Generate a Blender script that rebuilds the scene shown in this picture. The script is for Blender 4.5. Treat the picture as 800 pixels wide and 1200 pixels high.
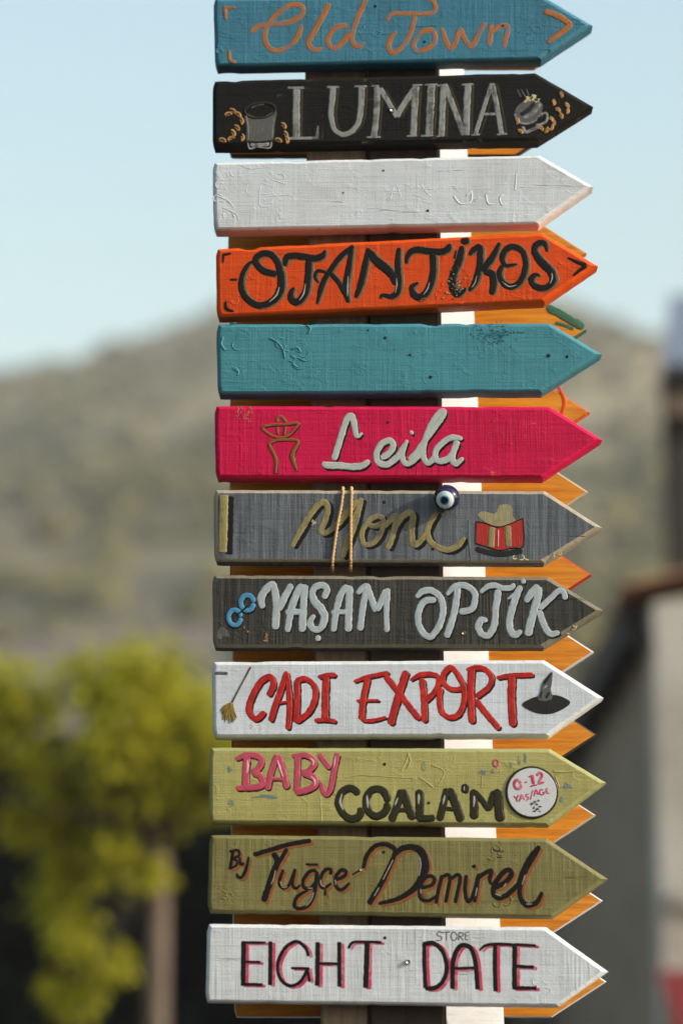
import bpy, bmesh, math, random
from mathutils import Vector, Matrix, noise as mnoise
R = math.radians
random.seed(7)
scn = bpy.context.scene
for o in list(bpy.data.objects):
    bpy.data.objects.remove(o)
COL = scn.collection

# ------------------------------------------------------------------ camera
PITCH = R(12.5); FPX = 3500.0; CAM = Vector((0.0, -4.56, 1.5))
FWD = Vector((0, math.cos(PITCH), math.sin(PITCH)))
UPV = Vector((0, -math.sin(PITCH), math.cos(PITCH)))
RGT = Vector((1, 0, 0))
cam = bpy.data.cameras.new('camera'); camo = bpy.data.objects.new('camera', cam); COL.objects.link(camo)
camo.location = CAM; camo.rotation_euler = (R(90) + PITCH, 0, 0)
cam.sensor_fit = 'VERTICAL'; cam.sensor_height = 36.0; cam.sensor_width = 24.0; cam.lens = 105.0
cam.clip_start = 0.1; cam.clip_end = 6000
cam.dof.use_dof = True; cam.dof.focus_distance = 4.68; cam.dof.aperture_fstop = 1.9
scn.camera = camo

# ------------------------------------------------------------------ light
SUN = Vector((3.0, -1.0, 1.32)).normalized()
w = bpy.data.worlds.new('World'); scn.world = w; w.use_nodes = True
nt = w.node_tree; nt.nodes.clear()
sky = nt.nodes.new('ShaderNodeTexSky'); sky.sky_type = 'NISHITA'; sky.sun_disc = False
sky.sun_elevation = math.asin(SUN.z); sky.sun_rotation = math.atan2(SUN.x, SUN.y)
sky.air_density = 2.2; sky.dust_density = 2.3; sky.ozone_density = 3.5
bg = nt.nodes.new('ShaderNodeBackground'); bg.inputs['Strength'].default_value = 0.15
wo = nt.nodes.new('ShaderNodeOutputWorld')
nt.links.new(sky.outputs[0], bg.inputs[0]); nt.links.new(bg.outputs[0], wo.inputs[0])
sl = bpy.data.lights.new('sun', 'SUN'); sl.energy = 2.6; sl.angle = R(0.5); sl.color = (1.0, 0.95, 0.87)
so = bpy.data.objects.new('sun', sl); COL.objects.link(so); so.location = (20, -8, 12)
so.rotation_euler = SUN.to_track_quat('Z', 'Y').to_euler()
vs = scn.view_settings; vs.view_transform = 'Standard'; vs.look = 'None'; vs.gamma = 1.0; vs.use_curve_mapping = False
vs.exposure = 0.98

# ------------------------------------------------------------------ helpers
def P(px, py, Y):
    """a pixel gives a direction, the plane y = Y gives the distance"""
    d = FWD * FPX + RGT * (px - 400.0) + UPV * (600.0 - py)
    return CAM + d * ((Y - CAM.y) / d.y)

def link(name, me, mat=None, parent=None, kind=None):
    o = bpy.data.objects.new(name, me); COL.objects.link(o)
    if mat is not None:
        for m in (mat if isinstance(mat, (list, tuple)) else [mat]):
            me.materials.append(m)
    if parent is not None: o.parent = parent
    if kind: o['kind'] = kind
    return o

def mesh(name, verts, faces, mat=None, parent=None, kind=None, smooth=False, origin=None):
    me = bpy.data.meshes.new(name)
    if origin is not None: verts = [Vector(v) - origin for v in verts]
    me.from_pydata([tuple(v) for v in verts], [], faces); me.update()
    if smooth: me.polygons.foreach_set('use_smooth', [True] * len(me.polygons))
    return link(name, me, mat, parent, kind)

def thing(name, loc, label, cat, group=None):
    o = bpy.data.objects.new(name, None); COL.objects.link(o); o.location = loc
    o.empty_display_size = 0.1
    o['label'] = label; o['category'] = cat
    if group: o['group'] = group
    return o

def tag(o, label, cat, group=None):
    o['label'] = label; o['category'] = cat
    if group: o['group'] = group
    return o

def box_vf(x0, x1, y0, y1, z0, z1):
    v = [(x0, y0, z0), (x1, y0, z0), (x1, y1, z0), (x0, y1, z0), (x0, y0, z1), (x1, y0, z1), (x1, y1, z1), (x0, y1, z1)]
    f = [(0, 3, 2, 1), (4, 5, 6, 7), (0, 1, 5, 4), (1, 2, 6, 5), (2, 3, 7, 6), (3, 0, 4, 7)]
    return v, f

def box(name, x0, x1, y0, y1, z0, z1, mat, parent=None, origin=None, kind=None):
    v, f = box_vf(x0, x1, y0, y1, z0, z1)
    return mesh(name, v, f, mat, parent, kind, origin=origin)

def set_uv(me, uv):
    lay = me.uv_layers.new(name='brush')
    vi = [0] * len(me.loops); me.loops.foreach_get('vertex_index', vi)
    lay.data.foreach_set('uv', [c for i in vi for c in uv[i]])

class MB:
    def __init__(s): s.v = []; s.f = []; s.uv = []
    def add(s, v, f):
        n = len(s.v); s.v += [Vector(q) for q in v]; s.f += [tuple(i + n for i in q) for q in f]
    def box(s, *a): s.add(*box_vf(*a))
    def tube(s, pts, rad, n=8):
        rings = []
        for i, p in enumerate(pts):
            p = Vector(p); a = Vector(pts[max(i - 1, 0)]); b = Vector(pts[min(i + 1, len(pts) - 1)])
            t = (b - a).normalized()
            u = t.cross(Vector((0, 0, 1)) if abs(t.z) < 0.9 else Vector((1, 0, 0))).normalized(); q = t.cross(u)
            r = rad[i] if isinstance(rad, (list, tuple)) else rad
            rings.append([p + (u * math.cos(k * 2 * math.pi / n) + q * math.sin(k * 2 * math.pi / n)) * r for k in range(n)])
        v = [x for r_ in rings for x in r_]; f = []
        for i in range(len(rings) - 1):
            for k in range(n):
                f.append((i * n + k, i * n + (k + 1) % n, (i + 1) * n + (k + 1) % n, (i + 1) * n + k))
        f.append(tuple(range(n))[::-1]); f.append(tuple((len(rings) - 1) * n + k for k in range(n)))
        s.add(v, f)
    def build(s, name, mat, parent=None, origin=None, kind=None, smooth=False):
        o = mesh(name, s.v, s.f, mat, parent, kind, smooth, origin)
        if s.uv: set_uv(o.data, s.uv)
        return o

def lin(c):
    c = c / 255.0
    return c / 12.92 if c <= 0.04045 else ((c + 0.055) / 1.055) ** 2.4
def srgb(r, g, b, k=1.0):
    return (min(lin(r) * k, 0.9), min(lin(g) * k, 0.9), min(lin(b) * k, 0.9), 1)

# ------------------------------------------------------------------ materials
def newmat(name):
    m = bpy.data.materials.new(name); m.use_nodes = True
    t = m.node_tree; t.nodes.clear()
    o = t.nodes.new('ShaderNodeOutputMaterial'); b = t.nodes.new('ShaderNodeBsdfPrincipled')
    t.links.new(b.outputs[0], o.inputs[0])
    return m, t, b
def N(t, typ, **kw):
    n = t.nodes.new(typ)
    for k, v in kw.items():
        if k.startswith('i_'):
            key = k[2:]; key = int(key) if key.isdigit() else key
            n.inputs[key].default_value = v
        else: setattr(n, k, v)
    return n
def coords(t, scale, rnd=True):
    tc = N(t, 'ShaderNodeTexCoord'); mp = N(t, 'ShaderNodeMapping')
    mp.inputs['Scale'].default_value = scale
    t.links.new(tc.outputs['Object'], mp.inputs['Vector'])
    if rnd:
        oi = N(t, 'ShaderNodeObjectInfo'); ml = N(t, 'ShaderNodeMath', operation='MULTIPLY'); ml.inputs[1].default_value = 37.0
        t.links.new(oi.outputs['Random'], ml.inputs[0]); t.links.new(ml.outputs[0], mp.inputs['Location'])
    return mp.outputs[0]
def noise(t, scale, detail=3, rough=0.55, sc=1.0, dist=0.0):
    n = N(t, 'ShaderNodeTexNoise'); n.inputs['Scale'].default_value = sc; n.inputs['Detail'].default_value = detail
    n.inputs['Roughness'].default_value = rough; n.inputs['Distortion'].default_value = dist
    t.links.new(coords(t, scale), n.inputs['Vector']); return n.outputs[0]
def ramp(t, fac, stops):
    r = N(t, 'ShaderNodeValToRGB'); e = r.color_ramp.elements
    e[0].position = stops[0][0]; e[0].color = stops[0][1]; e[1].position = stops[-1][0]; e[1].color = stops[-1][1]
    for p, c in stops[1:-1]:
        q = e.new(p); q.color = c
    t.links.new(fac, r.inputs[0]); return r.outputs[0]
def mix(t, fac, a, b, mode='MIX'):
    m = N(t, 'ShaderNodeMix', data_type='RGBA', blend_type=mode)
    for sock, val in ((m.inputs[0], fac), (m.inputs[6], a), (m.inputs[7], b)):
        if hasattr(val, 'is_linked') or hasattr(val, 'links'): t.links.new(val, sock)
        else: sock.default_value = val
    return m.outputs[2]
def math2(t, op, a, b):
    m = N(t, 'ShaderNodeMath', operation=op)
    for i, val in enumerate((a, b)):
        if isinstance(val, (int, float)): m.inputs[i].default_value = val
        else: t.links.new(val, m.inputs[i])
    return m.outputs[0]
def grey(v): return (v, v, v, 1)

def wood_paint(name, col, streak=0.15, streak_col=None, ribs=1.0, lumps=0.35, worn=0.0, worn_col=None, rough=0.5, strength=0.6):
    """painted sawn board: upright saw ribs, lengthwise grain, lumps of thick paint"""
    m, t, b = newmat(name)
    ribn = noise(t, (120, 120, 5), 4, 0.6)
    grain = noise(t, (9, 30, 330), 4, 0.65)
    fine = noise(t, (420, 420, 420), 2, 0.6)
    lump = noise(t, (26, 26, 40), 5, 0.62, dist=0.6)
    lumpm = ramp(t, lump, [(0.55, grey(0)), (0.66, grey(1))])
    crack = noise(t, (5, 20, 90), 5, 0.7, dist=0.4)
    crackm = ramp(t, crack, [(0.30, grey(0)), (0.36, grey(1))])
    rib2 = noise(t, (340, 340, 14), 2, 0.5)
    msk = ramp(t, noise(t, (7, 7, 12), 3, 0.6), [(0.32, grey(0.25)), (0.68, grey(1.5))])
    h = math2(t, 'MULTIPLY', math2(t, 'ADD', math2(t, 'MULTIPLY', ribn, 0.55 * ribs), math2(t, 'MULTIPLY', rib2, 0.30 * ribs)), msk)
    h = math2(t, 'ADD', h, math2(t, 'MULTIPLY', noise(t, (2.5, 12, 75), 5, 0.6, dist=0.6), 0.55))
    h = math2(t, 'ADD', h, math2(t, 'MULTIPLY', grain, 0.28))
    h = math2(t, 'ADD', h, math2(t, 'MULTIPLY', fine, 0.22))
    lf = math2(t, 'MULTIPLY', lumpm, noise(t, (300, 300, 160), 3, 0.7))
    h = math2(t, 'ADD', h, math2(t, 'MULTIPLY', lf, lumps))
    h = math2(t, 'ADD', h, math2(t, 'MULTIPLY', crackm, 0.5))
    bp = N(t, 'ShaderNodeBump'); bp.inputs['Strength'].default_value = min(1.0, strength * 1.5); bp.inputs['Distance'].default_value = 0.0022
    t.links.new(h, bp.inputs['Height']); t.links.new(bp.outputs[0], b.inputs['Normal'])
    sc = streak_col or tuple(c * 0.55 for c in col[:3]) + (1,)
    f1 = ramp(t, ribn, [(0.36, grey(1)), (0.56, grey(0))])
    c = mix(t, math2(t, 'MULTIPLY', f1, streak), col, sc)
    mott = noise(t, (14, 14, 22), 4, 0.6)
    c = mix(t, math2(t, 'MULTIPLY', ramp(t, mott, [(0.35, grey(0)), (0.7, grey(1))]), 0.22), c, tuple(min(x * 1.35 + 0.01, 1) for x in col[:3]) + (1,))
    c = mix(t, math2(t, 'MULTIPLY', ramp(t, crack, [(0.29, grey(1)), (0.35, grey(0))]), 0.5), c, tuple(x * 0.3 for x in col[:3]) + (1,))
    dirt = noise(t, (5, 8, 11), 5, 0.7, dist=0.5)
    c = mix(t, math2(t, 'MULTIPLY', ramp(t, dirt, [(0.46, grey(0)), (0.74, grey(1))]), 0.42), c, tuple(x * 0.62 * q for x, q in zip(col[:3], (1.0, 0.95, 0.86))) + (1,))
    if worn > 0:
        wn = noise(t, (22, 22, 60), 6, 0.75)
        wm = ramp(t, wn, [(0.66 - 0.1 * worn, grey(0)), (0.70 - 0.1 * worn, grey(1))])
        c = mix(t, math2(t, 'MULTIPLY', wm, 0.85), c, worn_col or (0.35, 0.25, 0.14, 1))
    t.links.new(c, b.inputs['Base Color'])
    b.inputs['Roughness'].default_value = rough + 0.08; b.inputs['Specular IOR Level'].default_value = 0.2 if max(col[:3]) > 0.03 else 0.1
    return m

def brush_paint(name, col, rough=0.4, var=0.25, strength=0.5, dark=None, under=None, thin=0.5):
    """thick brushed sign paint"""
    m, t, b = newmat(name)
    n1 = noise(t, (300, 300, 200), 4, 0.65); n2 = noise(t, (110, 110, 70), 5, 0.7)
    c = mix(t, math2(t, 'MULTIPLY', ramp(t, n2, [(0.35, grey(0)), (0.65, grey(1))]), var), col, dark or tuple(x * 0.62 for x in col[:3]) + (1,))
    uvn = N(t, 'ShaderNodeUVMap'); um = N(t, 'ShaderNodeMapping'); um.inputs['Scale'].default_value = (1.1, 0.07, 1.0)
    t.links.new(uvn.outputs[0], um.inputs['Vector'])
    br = N(t, 'ShaderNodeTexNoise'); br.inputs['Scale'].default_value = 1.0; br.inputs['Detail'].default_value = 3; br.inputs['Roughness'].default_value = 0.6
    t.links.new(um.outputs[0], br.inputs['Vector'])
    c = mix(t, math2(t, 'MULTIPLY', ramp(t, br.outputs[0], [(0.40, grey(1)), (0.62, grey(0))]), min(0.85, var * 1.3)), c, dark or tuple(x * 0.55 for x in col[:3]) + (1,))
    c = mix(t, math2(t, 'MULTIPLY', ramp(t, br.outputs[0], [(0.52, grey(0)), (0.68, grey(1))]), 0.35 if max(col[:3]) > 0.03 else 0.0), c, tuple(min(1, x * 1.25 + 0.02) for x in col[:3]) + (1,))
    n1 = math2(t, 'ADD', math2(t, 'MULTIPLY', n1, 0.5), br.outputs[0])
    if under is not None:
        thinf = math2(t, 'MULTIPLY', noise(t, (130, 130, 6), 4, 0.6), noise(t, (60, 60, 90), 5, 0.7))
        c = mix(t, math2(t, 'MULTIPLY', ramp(t, thinf, [(0.24, grey(0)), (0.36, grey(1))]), thin), c, under)
    bp = N(t, 'ShaderNodeBump'); bp.inputs['Strength'].default_value = strength; bp.inputs['Distance'].default_value = 0.0011
    t.links.new(n1, bp.inputs['Height']); t.links.new(bp.outputs[0], b.inputs['Normal'])
    t.links.new(c, b.inputs['Base Color']); b.inputs['Roughness'].default_value = rough
    b.inputs['Specular IOR Level'].default_value = 0.3 if max(col[:3]) > 0.05 else 0.16
    return m

def raw_wood(name, c1, c2, scale=(60, 60, 4), rough=0.75, strength=0.5):
    m, t, b = newmat(name)
    n1 = noise(t, scale, 6, 0.65, dist=0.5); n2 = noise(t, (9, 9, 9), 3, 0.6)
    c = mix(t, ramp(t, n1, [(0.35, grey(0)), (0.65, grey(1))]), c1, c2)
    c = mix(t, math2(t, 'MULTIPLY', n2, 0.4), c, tuple(x * 0.4 for x in c1[:3]) + (1,))
    bp = N(t, 'ShaderNodeBump'); bp.inputs['Strength'].default_value = strength; bp.inputs['Distance'].default_value = 0.001
    t.links.new(n1, bp.inputs['Height']); t.links.new(bp.outputs[0], b.inputs['Normal'])
    t.links.new(c, b.inputs['Base Color']); b.inputs['Roughness'].default_value = rough
    return m

def plain(name, col, rough=0.5, metal=0.0, spec=0.4, var=0.2, sc=30):
    m, t, b = newmat(name)
    n1 = noise(t, (sc, sc, sc), 4, 0.6)
    c = mix(t, math2(t, 'MULTIPLY', n1, var * 2), col, tuple(x * 0.6 for x in col[:3]) + (1,))
    t.links.new(c, b.inputs['Base Color'])
    b.inputs['Roughness'].default_value = rough; b.inputs['Metallic'].default_value = metal
    b.inputs['Specular IOR Level'].default_value = spec
    return m

K = 0.88   # photographed paint value -> base colour
PAINT = {
    'blue': wood_paint('paint_blue', srgb(66, 124, 146, K), 0.35, rough=0.45),
    'black': wood_paint('paint_black', (0.012, 0.011, 0.010, 1), 0.2, worn=0.15, worn_col=(0.10, 0.075, 0.04, 1), rough=0.5, ribs=0.6),
    'white': wood_paint('paint_white', (0.60, 0.62, 0.65, 1), 0.12, ribs=0.5, lumps=0.5, strength=0.5),
    'orange': wood_paint('paint_orange', srgb(218, 74, 8, K), 0.18, lumps=0.5, rough=0.38),
    'teal': wood_paint('paint_teal', srgb(72, 140, 152, K), 0.14, ribs=0.7, lumps=0.45, rough=0.45),
    'pink': wood_paint('paint_pink', srgb(206, 6, 70, K), 0.25, worn=0.12, worn_col=srgb(205, 110, 60), rough=0.42),
    'grey': wood_paint('paint_grey', srgb(108, 112, 118, K), 0.75, streak_col=srgb(62, 64, 70, K), ribs=1.3, rough=0.55),
    'char': wood_paint('paint_charcoal', srgb(66, 64, 58, K), 0.75, streak_col=srgb(34, 33, 30, K), ribs=1.5, rough=0.5),
    'white2': wood_paint('paint_white_cool', (0.59, 0.62, 0.66, 1), 0.22, ribs=0.7, lumps=0.25, strength=0.45),
    'lime': wood_paint('paint_lime', srgb(176, 168, 104, K), 0.2, streak_col=srgb(134, 126, 58, K), ribs=0.5, lumps=0.4, rough=0.45),
    'olive': wood_paint('paint_olive', srgb(132, 124, 76, K), 0.45, streak_col=srgb(96, 88, 48, K), ribs=1.0, rough=0.5),
    'white3': wood_paint('paint_white_streaked', (0.58, 0.60, 0.63, 1), 0.4, streak_col=(0.5, 0.5, 0.5, 1), ribs=1.0, lumps=0.3, strength=0.5),
}
OCHRE = raw_wood('varnished_ochre', srgb(230, 156, 34, 1.1), srgb(196, 112, 12, 1.0), (8, 60, 130), 0.5, 0.6)
SIDE = {
    'cream': plain('edge_cream', (0.55, 0.5, 0.4, 1)), 'green': plain('edge_green', srgb(70, 120, 95)),
    'orange': plain('edge_orange', srgb(215, 90, 20)), 'red': plain('edge_red', srgb(190, 30, 30)),
    'white': plain('edge_white', (0.7, 0.7, 0.7, 1)), 'dark': plain('edge_dark', srgb(60, 50, 40)),
    'ochre': plain('edge_ochre', srgb(200, 120, 30)),
}
B_ = {
    'copper': brush_paint('letter_copper', srgb(172, 104, 46, 1.1), 0.55, 0.5, under=srgb(66, 112, 130), thin=0.75),
    'silver': brush_paint('letter_silver', srgb(146, 146, 142, 1.05), 0.5, 0.5, under=(0.03, 0.03, 0.028, 1), thin=0.8),
    'black': brush_paint('letter_black', (0.009, 0.008, 0.007, 1), 0.42, 0.2),
    'umber': brush_paint('letter_halo', srgb(112, 84, 52), 0.5),
    'pale': brush_paint('letter_pale', srgb(180, 184, 178, 1.05), 0.5, 0.3),
    'maroon': brush_paint('letter_maroon', (0.02, 0.004, 0.008, 1), 0.4),
    'khaki': brush_paint('letter_khaki', srgb(146, 132, 84, 1.1), 0.55, 0.4, under=srgb(96, 92, 80), thin=0.7),
    'ink': brush_paint('letter_ink', (0.010, 0.010, 0.010, 1), 0.45),
    'ice': brush_paint('letter_ice', srgb(176, 184, 188, 1.05), 0.45, 0.4),
    'sea': brush_paint('letter_blue', srgb(72, 134, 170, 1.2), 0.4, 0.4),
    'red': brush_paint('letter_red', srgb(206, 18, 10, 1.1), 0.45, 0.6, dark=(0.16, 0.008, 0.006, 1), under=srgb(222, 60, 30), thin=0.5),
    'brick': brush_paint('paint_brick_red', srgb(176, 36, 26, 1.1), 0.5, 0.5),
    'dred': brush_paint('letter_dark_red', (0.035, 0.006, 0.005, 1), 0.4),
    'rose': brush_paint('letter_rose', srgb(200, 78, 100, 1.1), 0.4, 0.6),
    'moss': brush_paint('letter_moss', srgb(50, 46, 28), 0.32, 0.4),
    'mossd': brush_paint('letter_moss_dark', srgb(28, 25, 14), 0.4),
    'rust': brush_paint('letter_rust', srgb(146, 84, 34, 1.0), 0.55, 0.4, under=srgb(110, 92, 48), thin=0.8),
    'magenta': brush_paint('letter_magenta', srgb(196, 58, 92, 1.1), 0.55, 0.4, under=srgb(196, 170, 176), thin=0.6),
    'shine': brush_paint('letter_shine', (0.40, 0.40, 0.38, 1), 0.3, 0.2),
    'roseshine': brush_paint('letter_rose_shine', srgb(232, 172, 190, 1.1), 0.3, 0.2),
    'olshade': brush_paint('letter_olive_shade', srgb(52, 46, 26), 0.5),
    'gold': brush_paint('paint_gold', srgb(196, 146, 84, 1.2), 0.4, 0.5, dark=(0.12, 0.05, 0.015, 1)),
    'smoke': brush_paint('paint_smoke', srgb(96, 94, 88), 0.5, 0.6),
    'glassd': brush_paint('paint_glass_dark', srgb(58, 52, 40), 0.5, 0.5),
    'cream': brush_paint('paint_cream', srgb(190, 176, 128, 1.2), 0.5, 0.3),
    'cream2': brush_paint('paint_old_cream', srgb(160, 148, 108, 1.05), 0.55, 0.4, under=srgb(120, 116, 104), thin=0.6),
    'straw': brush_paint('paint_straw', srgb(138, 116, 40, 1.1), 0.5, 0.6),
    'twig': brush_paint('paint_twig', srgb(92, 62, 52), 0.5, 0.3),
    'soot': brush_paint('paint_soot', srgb(44, 42, 42), 0.5, 0.4),
    'ash': brush_paint('paint_ash', srgb(92, 90, 88, 1.1), 0.5, 0.6),
    'sky': brush_paint('paint_dab_blue', srgb(118, 140, 140), 0.5, 0.6, under=srgb(150, 146, 84), thin=0.9),
    'pencil': brush_paint('paint_pencil', srgb(70, 68, 66), 0.7, 0.3),
    'greensm': brush_paint('paint_green_smear', srgb(66, 116, 92, 1.1), 0.4, 0.5),
    'orangesm': brush_paint('paint_orange_smear', srgb(216, 84, 14, 1.1), 0.4, 0.3),
    'badge': brush_paint('paint_badge', srgb(196, 196, 198, 1.1), 0.4, 0.1),
}
STEEL = plain('screw_steel', (0.55, 0.54, 0.52, 1), 0.35, 0.9, 0.5)
BRASS = plain('screw_brass', (0.45, 0.36, 0.2, 1), 0.4, 0.8, 0.5)
HOLE = plain('hole_dark', (0.012, 0.01, 0.008, 1), 0.9)

# ------------------------------------------------------------------ the ground and the hillside
gm, t, b = newmat('ground_stone')
n1 = noise(t, (0.6, 0.6, 0.6), 5, 0.6); n2 = noise(t, (9, 9, 9), 4, 0.6)
c = mix(t, n1, (0.055, 0.052, 0.048, 1), (0.09, 0.085, 0.078, 1)); c = mix(t, math2(t, 'MULTIPLY', n2, 0.4), c, (0.04, 0.038, 0.034, 1))
t.links.new(c, b.inputs['Base Color']); b.inputs['Roughness'].default_value = 0.9
me = bpy.data.meshes.new('ground')
me.from_pydata([(-760, -760, 0), (760, -760, 0), (760, 760, 0), (-760, 760, 0)], [], [(0, 1, 2, 3)])
link('ground', me, gm, kind='structure')

def sstep(a, b, x):
    q = min(max((x - a) / (b - a), 0), 1); return q * q * (3 - 2 * q)
RY = 440.0
def ridge_h(x):
    # ridge heights taken from its outline in the photograph, at the ridge's distance
    pts = [(-700, 40), (-420, 62), (-200, 92), (-90, 112), (-51, 121), (-38, 125), (-24, 131), (-10, 136), (10, 138), (30, 134), (38, 131.5), (46, 129), (60, 121), (100, 108), (200, 96), (420, 70), (700, 45)]
    for (x0, h0), (x1, h1) in zip(pts, pts[1:]):
        if x0 <= x <= x1: return h0 + (h1 - h0) * (x - x0) / (x1 - x0)
    return 40
def hill_z(x, y):
    s = max((y - 60) / (RY - 60), 0)
    prof = s ** 1.12 if s < 1 else max(1 - (s - 1) * 0.8, 0.2)
    h = ridge_h(x) * prof
    n = mnoise.fractal(Vector((x * 0.018, y * 0.018, 1.3)), 1.0, 2.0, 4)
    n2 = mnoise.fractal(Vector((x * 0.09, y * 0.09, 4.3)), 1.0, 2.0, 3)
    return h + (n * 5.0 * min(s * 2, 1) * (0.25 if 0.93 < s < 1.1 else 1.0)) + n2 * 0.8 * min(s * 3, 1) - 0.6
hx = [-700 + 1400 * i / 230 for i in range(231)]; hy = [56 + 640 * j / 110 for j in range(111)]
hv = [(x, y, hill_z(x, y)) for y in hy for x in hx]
hf = [(j * 231 + i, j * 231 + i + 1, (j + 1) * 231 + i + 1, (j + 1) * 231 + i) for j in range(110) for i in range(230)]
hm, t, b = newmat('hillside_scrub')
n1 = noise(t, (0.05, 0.05, 0.05), 5, 0.6); n2 = noise(t, (0.35, 0.35, 0.35), 5, 0.65); n3 = noise(t, (0.022, 0.022, 0.03), 3, 0.5)
c = mix(t, ramp(t, n1, [(0.38, grey(0)), (0.62, grey(1))]), (0.125, 0.115, 0.052, 1), (0.25, 0.205, 0.11, 1))
c = mix(t, ramp(t, n2, [(0.45, grey(0)), (0.7, grey(0.7))]), c, (0.10, 0.10, 0.045, 1))
c = mix(t, ramp(t, n3, [(0.55, grey(0)), (0.66, grey(0.8))]), c, (0.34, 0.25, 0.18, 1))
tc = N(t, 'ShaderNodeTexCoord'); sx = N(t, 'ShaderNodeSeparateXYZ'); t.links.new(tc.outputs['Object'], sx.inputs[0])
yy = math2(t, 'ADD', sx.outputs[1], math2(t, 'MULTIPLY', n1, 160.0))
lowf = N(t, 'ShaderNodeMapRange'); lowf.inputs[1].default_value = 330; lowf.inputs[2].default_value = 200; t.links.new(yy, lowf.inputs[0])
c = mix(t, math2(t, 'MULTIPLY', lowf.outputs[0], 0.75), c, (0.115, 0.092, 0.076, 1))
t.links.new(c, b.inputs['Base Color']); b.inputs['Roughness'].default_value = 0.95; b.inputs['Specular IOR Level'].default_value = 0.1
mesh('hillside', hv, hf, hm, kind='structure', smooth=True)

# scrub and far trees on the slope: one uncountable mass
bm = bmesh.new(); bmesh.ops.create_icosphere(bm, subdivisions=1, radius=1.0)
iv = [v.co.copy() for v in bm.verts]; ifc = [tuple(v.index for v in f.verts) for f in bm.faces]; bm.free()
rs = random.Random(3)
sc = MB()
for _ in range(5200):
    y = rs.uniform(70, 455); x = rs.uniform(-0.20, 0.20) * (y + 40)
    if mnoise.noise(Vector((x * 0.03, y * 0.02, 9))) < rs.uniform(-0.45, 0.35): continue
    r = rs.uniform(0.5, 1.9) * (1 if y > 150 else 0.6); z = hill_z(x, y)
    n0 = len(sc.v)
    for v in iv:
        q = 1 + 0.35 * mnoise.noise(v * 1.7 + Vector((x, y, 0)))
        sc.v.append(Vector((x + v.x * r * q, y + v.y * r * q, z + 0.35 * r + v.z * r * q * 0.85)))
    sc.f += [tuple(i + n0 for i in f) for f in ifc]
scm, t, b = newmat('scrub_green')
n1 = noise(t, (0.06, 0.06, 0.06), 4, 0.6)
c = mix(t, ramp(t, n1, [(0.4, grey(0)), (0.6, grey(1))]), (0.05, 0.052, 0.02, 1), (0.14, 0.125, 0.04, 1))
t.links.new(c, b.inputs['Base Color']); b.inputs['Roughness'].default_value = 0.9; b.inputs['Specular IOR Level'].default_value = 0.1
so_ = sc.build('hillside_shrubs', scm, kind='stuff')
tag(so_, 'grey green scrub and small trees covering the far hillside', 'scrub')

# ------------------------------------------------------------------ trees
def leaf_mat(name, c1, c2, tr=0.35):
    m, t, b = newmat(name)
    n1 = noise(t, (3, 3, 3), 4, 0.6)
    geo = N(t, 'ShaderNodeNewGeometry')
    c = mix(t, geo.outputs['Random Per Island'], c1, c2)
    c = mix(t, math2(t, 'MULTIPLY', n1, 0.3), c, tuple(x * 0.6 for x in c1[:3]) + (1,))
    t.links.new(c, b.inputs['Base Color']); b.inputs['Roughness'].default_value = 0.6; b.inputs['Specular IOR Level'].default_value = 0.25
    tl = N(t, 'ShaderNodeBsdfTranslucent'); t.links.new(mix(t, 1.0, c, (1.7, 1.6, 1.0, 1), 'MULTIPLY'), tl.inputs[0])
    mx = N(t, 'ShaderNodeMixShader'); mx.inputs[0].default_value = tr
    out = [n for n in t.nodes if n.type == 'OUTPUT_MATERIAL'][0]
    t.links.new(b.outputs[0], mx.inputs[1]); t.links.new(tl.outputs[0], mx.inputs[2]); t.links.new(mx.outputs[0], out.inputs[0])
    return m
def leaf(mb, p, d, size, rs):
    d = d.normalized(); u = d.cross(SUN * 0.7 + Vector((0, -0.5, 0)) + Vector((rs.uniform(-1, 1), rs.uniform(-1, 1), rs.uniform(-1, 1)))).normalized(); n = d.cross(u)
    a = p; l = size * rs.uniform(0.7, 1.3); wd = l * 0.36
    mb.add([a, a + d * l * 0.45 + u * wd + n * l * 0.06, a + d * l - n * l * 0.1, a + d * l * 0.45 - u * wd + n * l * 0.06], [(0, 1, 2), (0, 2, 3)])
BARK = raw_wood('bark', (0.12, 0.08, 0.055, 1), (0.20, 0.15, 0.11, 1), (20, 20, 5), 0.9)
BARKD = raw_wood('bark_dark', (0.06, 0.045, 0.035, 1), (0.11, 0.09, 0.07, 1), (20, 20, 5), 0.9)

TY = 10.4     # the small tree stands 15 m from the camera
PXM = (TY - CAM.y) / FPX / math.cos(PITCH) * 1.0
blobs = [(20, 812, 52), (-45, 840, 60), (118, 795, 52), (180, 790, 48), (215, 842, 56), (150, 868, 66), (255, 905, 42),
         (100, 925, 52), (195, 915, 50), (232, 880, 44), (30, 955, 30), (78, 965, 42), (86, 1010, 38), (76, 1052, 36), (90, 1090, 28),
         (116, 1112, 24), (135, 1128, 18), (104, 1160, 17), (66, 1150, 15), (82, 1180, 13), (138, 995, 27), (172, 1018, 24), (165, 960, 38),
         (285, 895, 36), (45, 890, 26), (-70, 905, 50), (255, 850, 36)]
tb = P(187, 1200, TY); base = Vector((tb.x, TY, 0))
tree = thing('small_tree', base, 'small tree with drooping yellow green leaves and a slim bare trunk', 'tree')
rs = random.Random(11); cr = MB(); lb = MB()
fork = P(187, 1000, TY)
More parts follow.
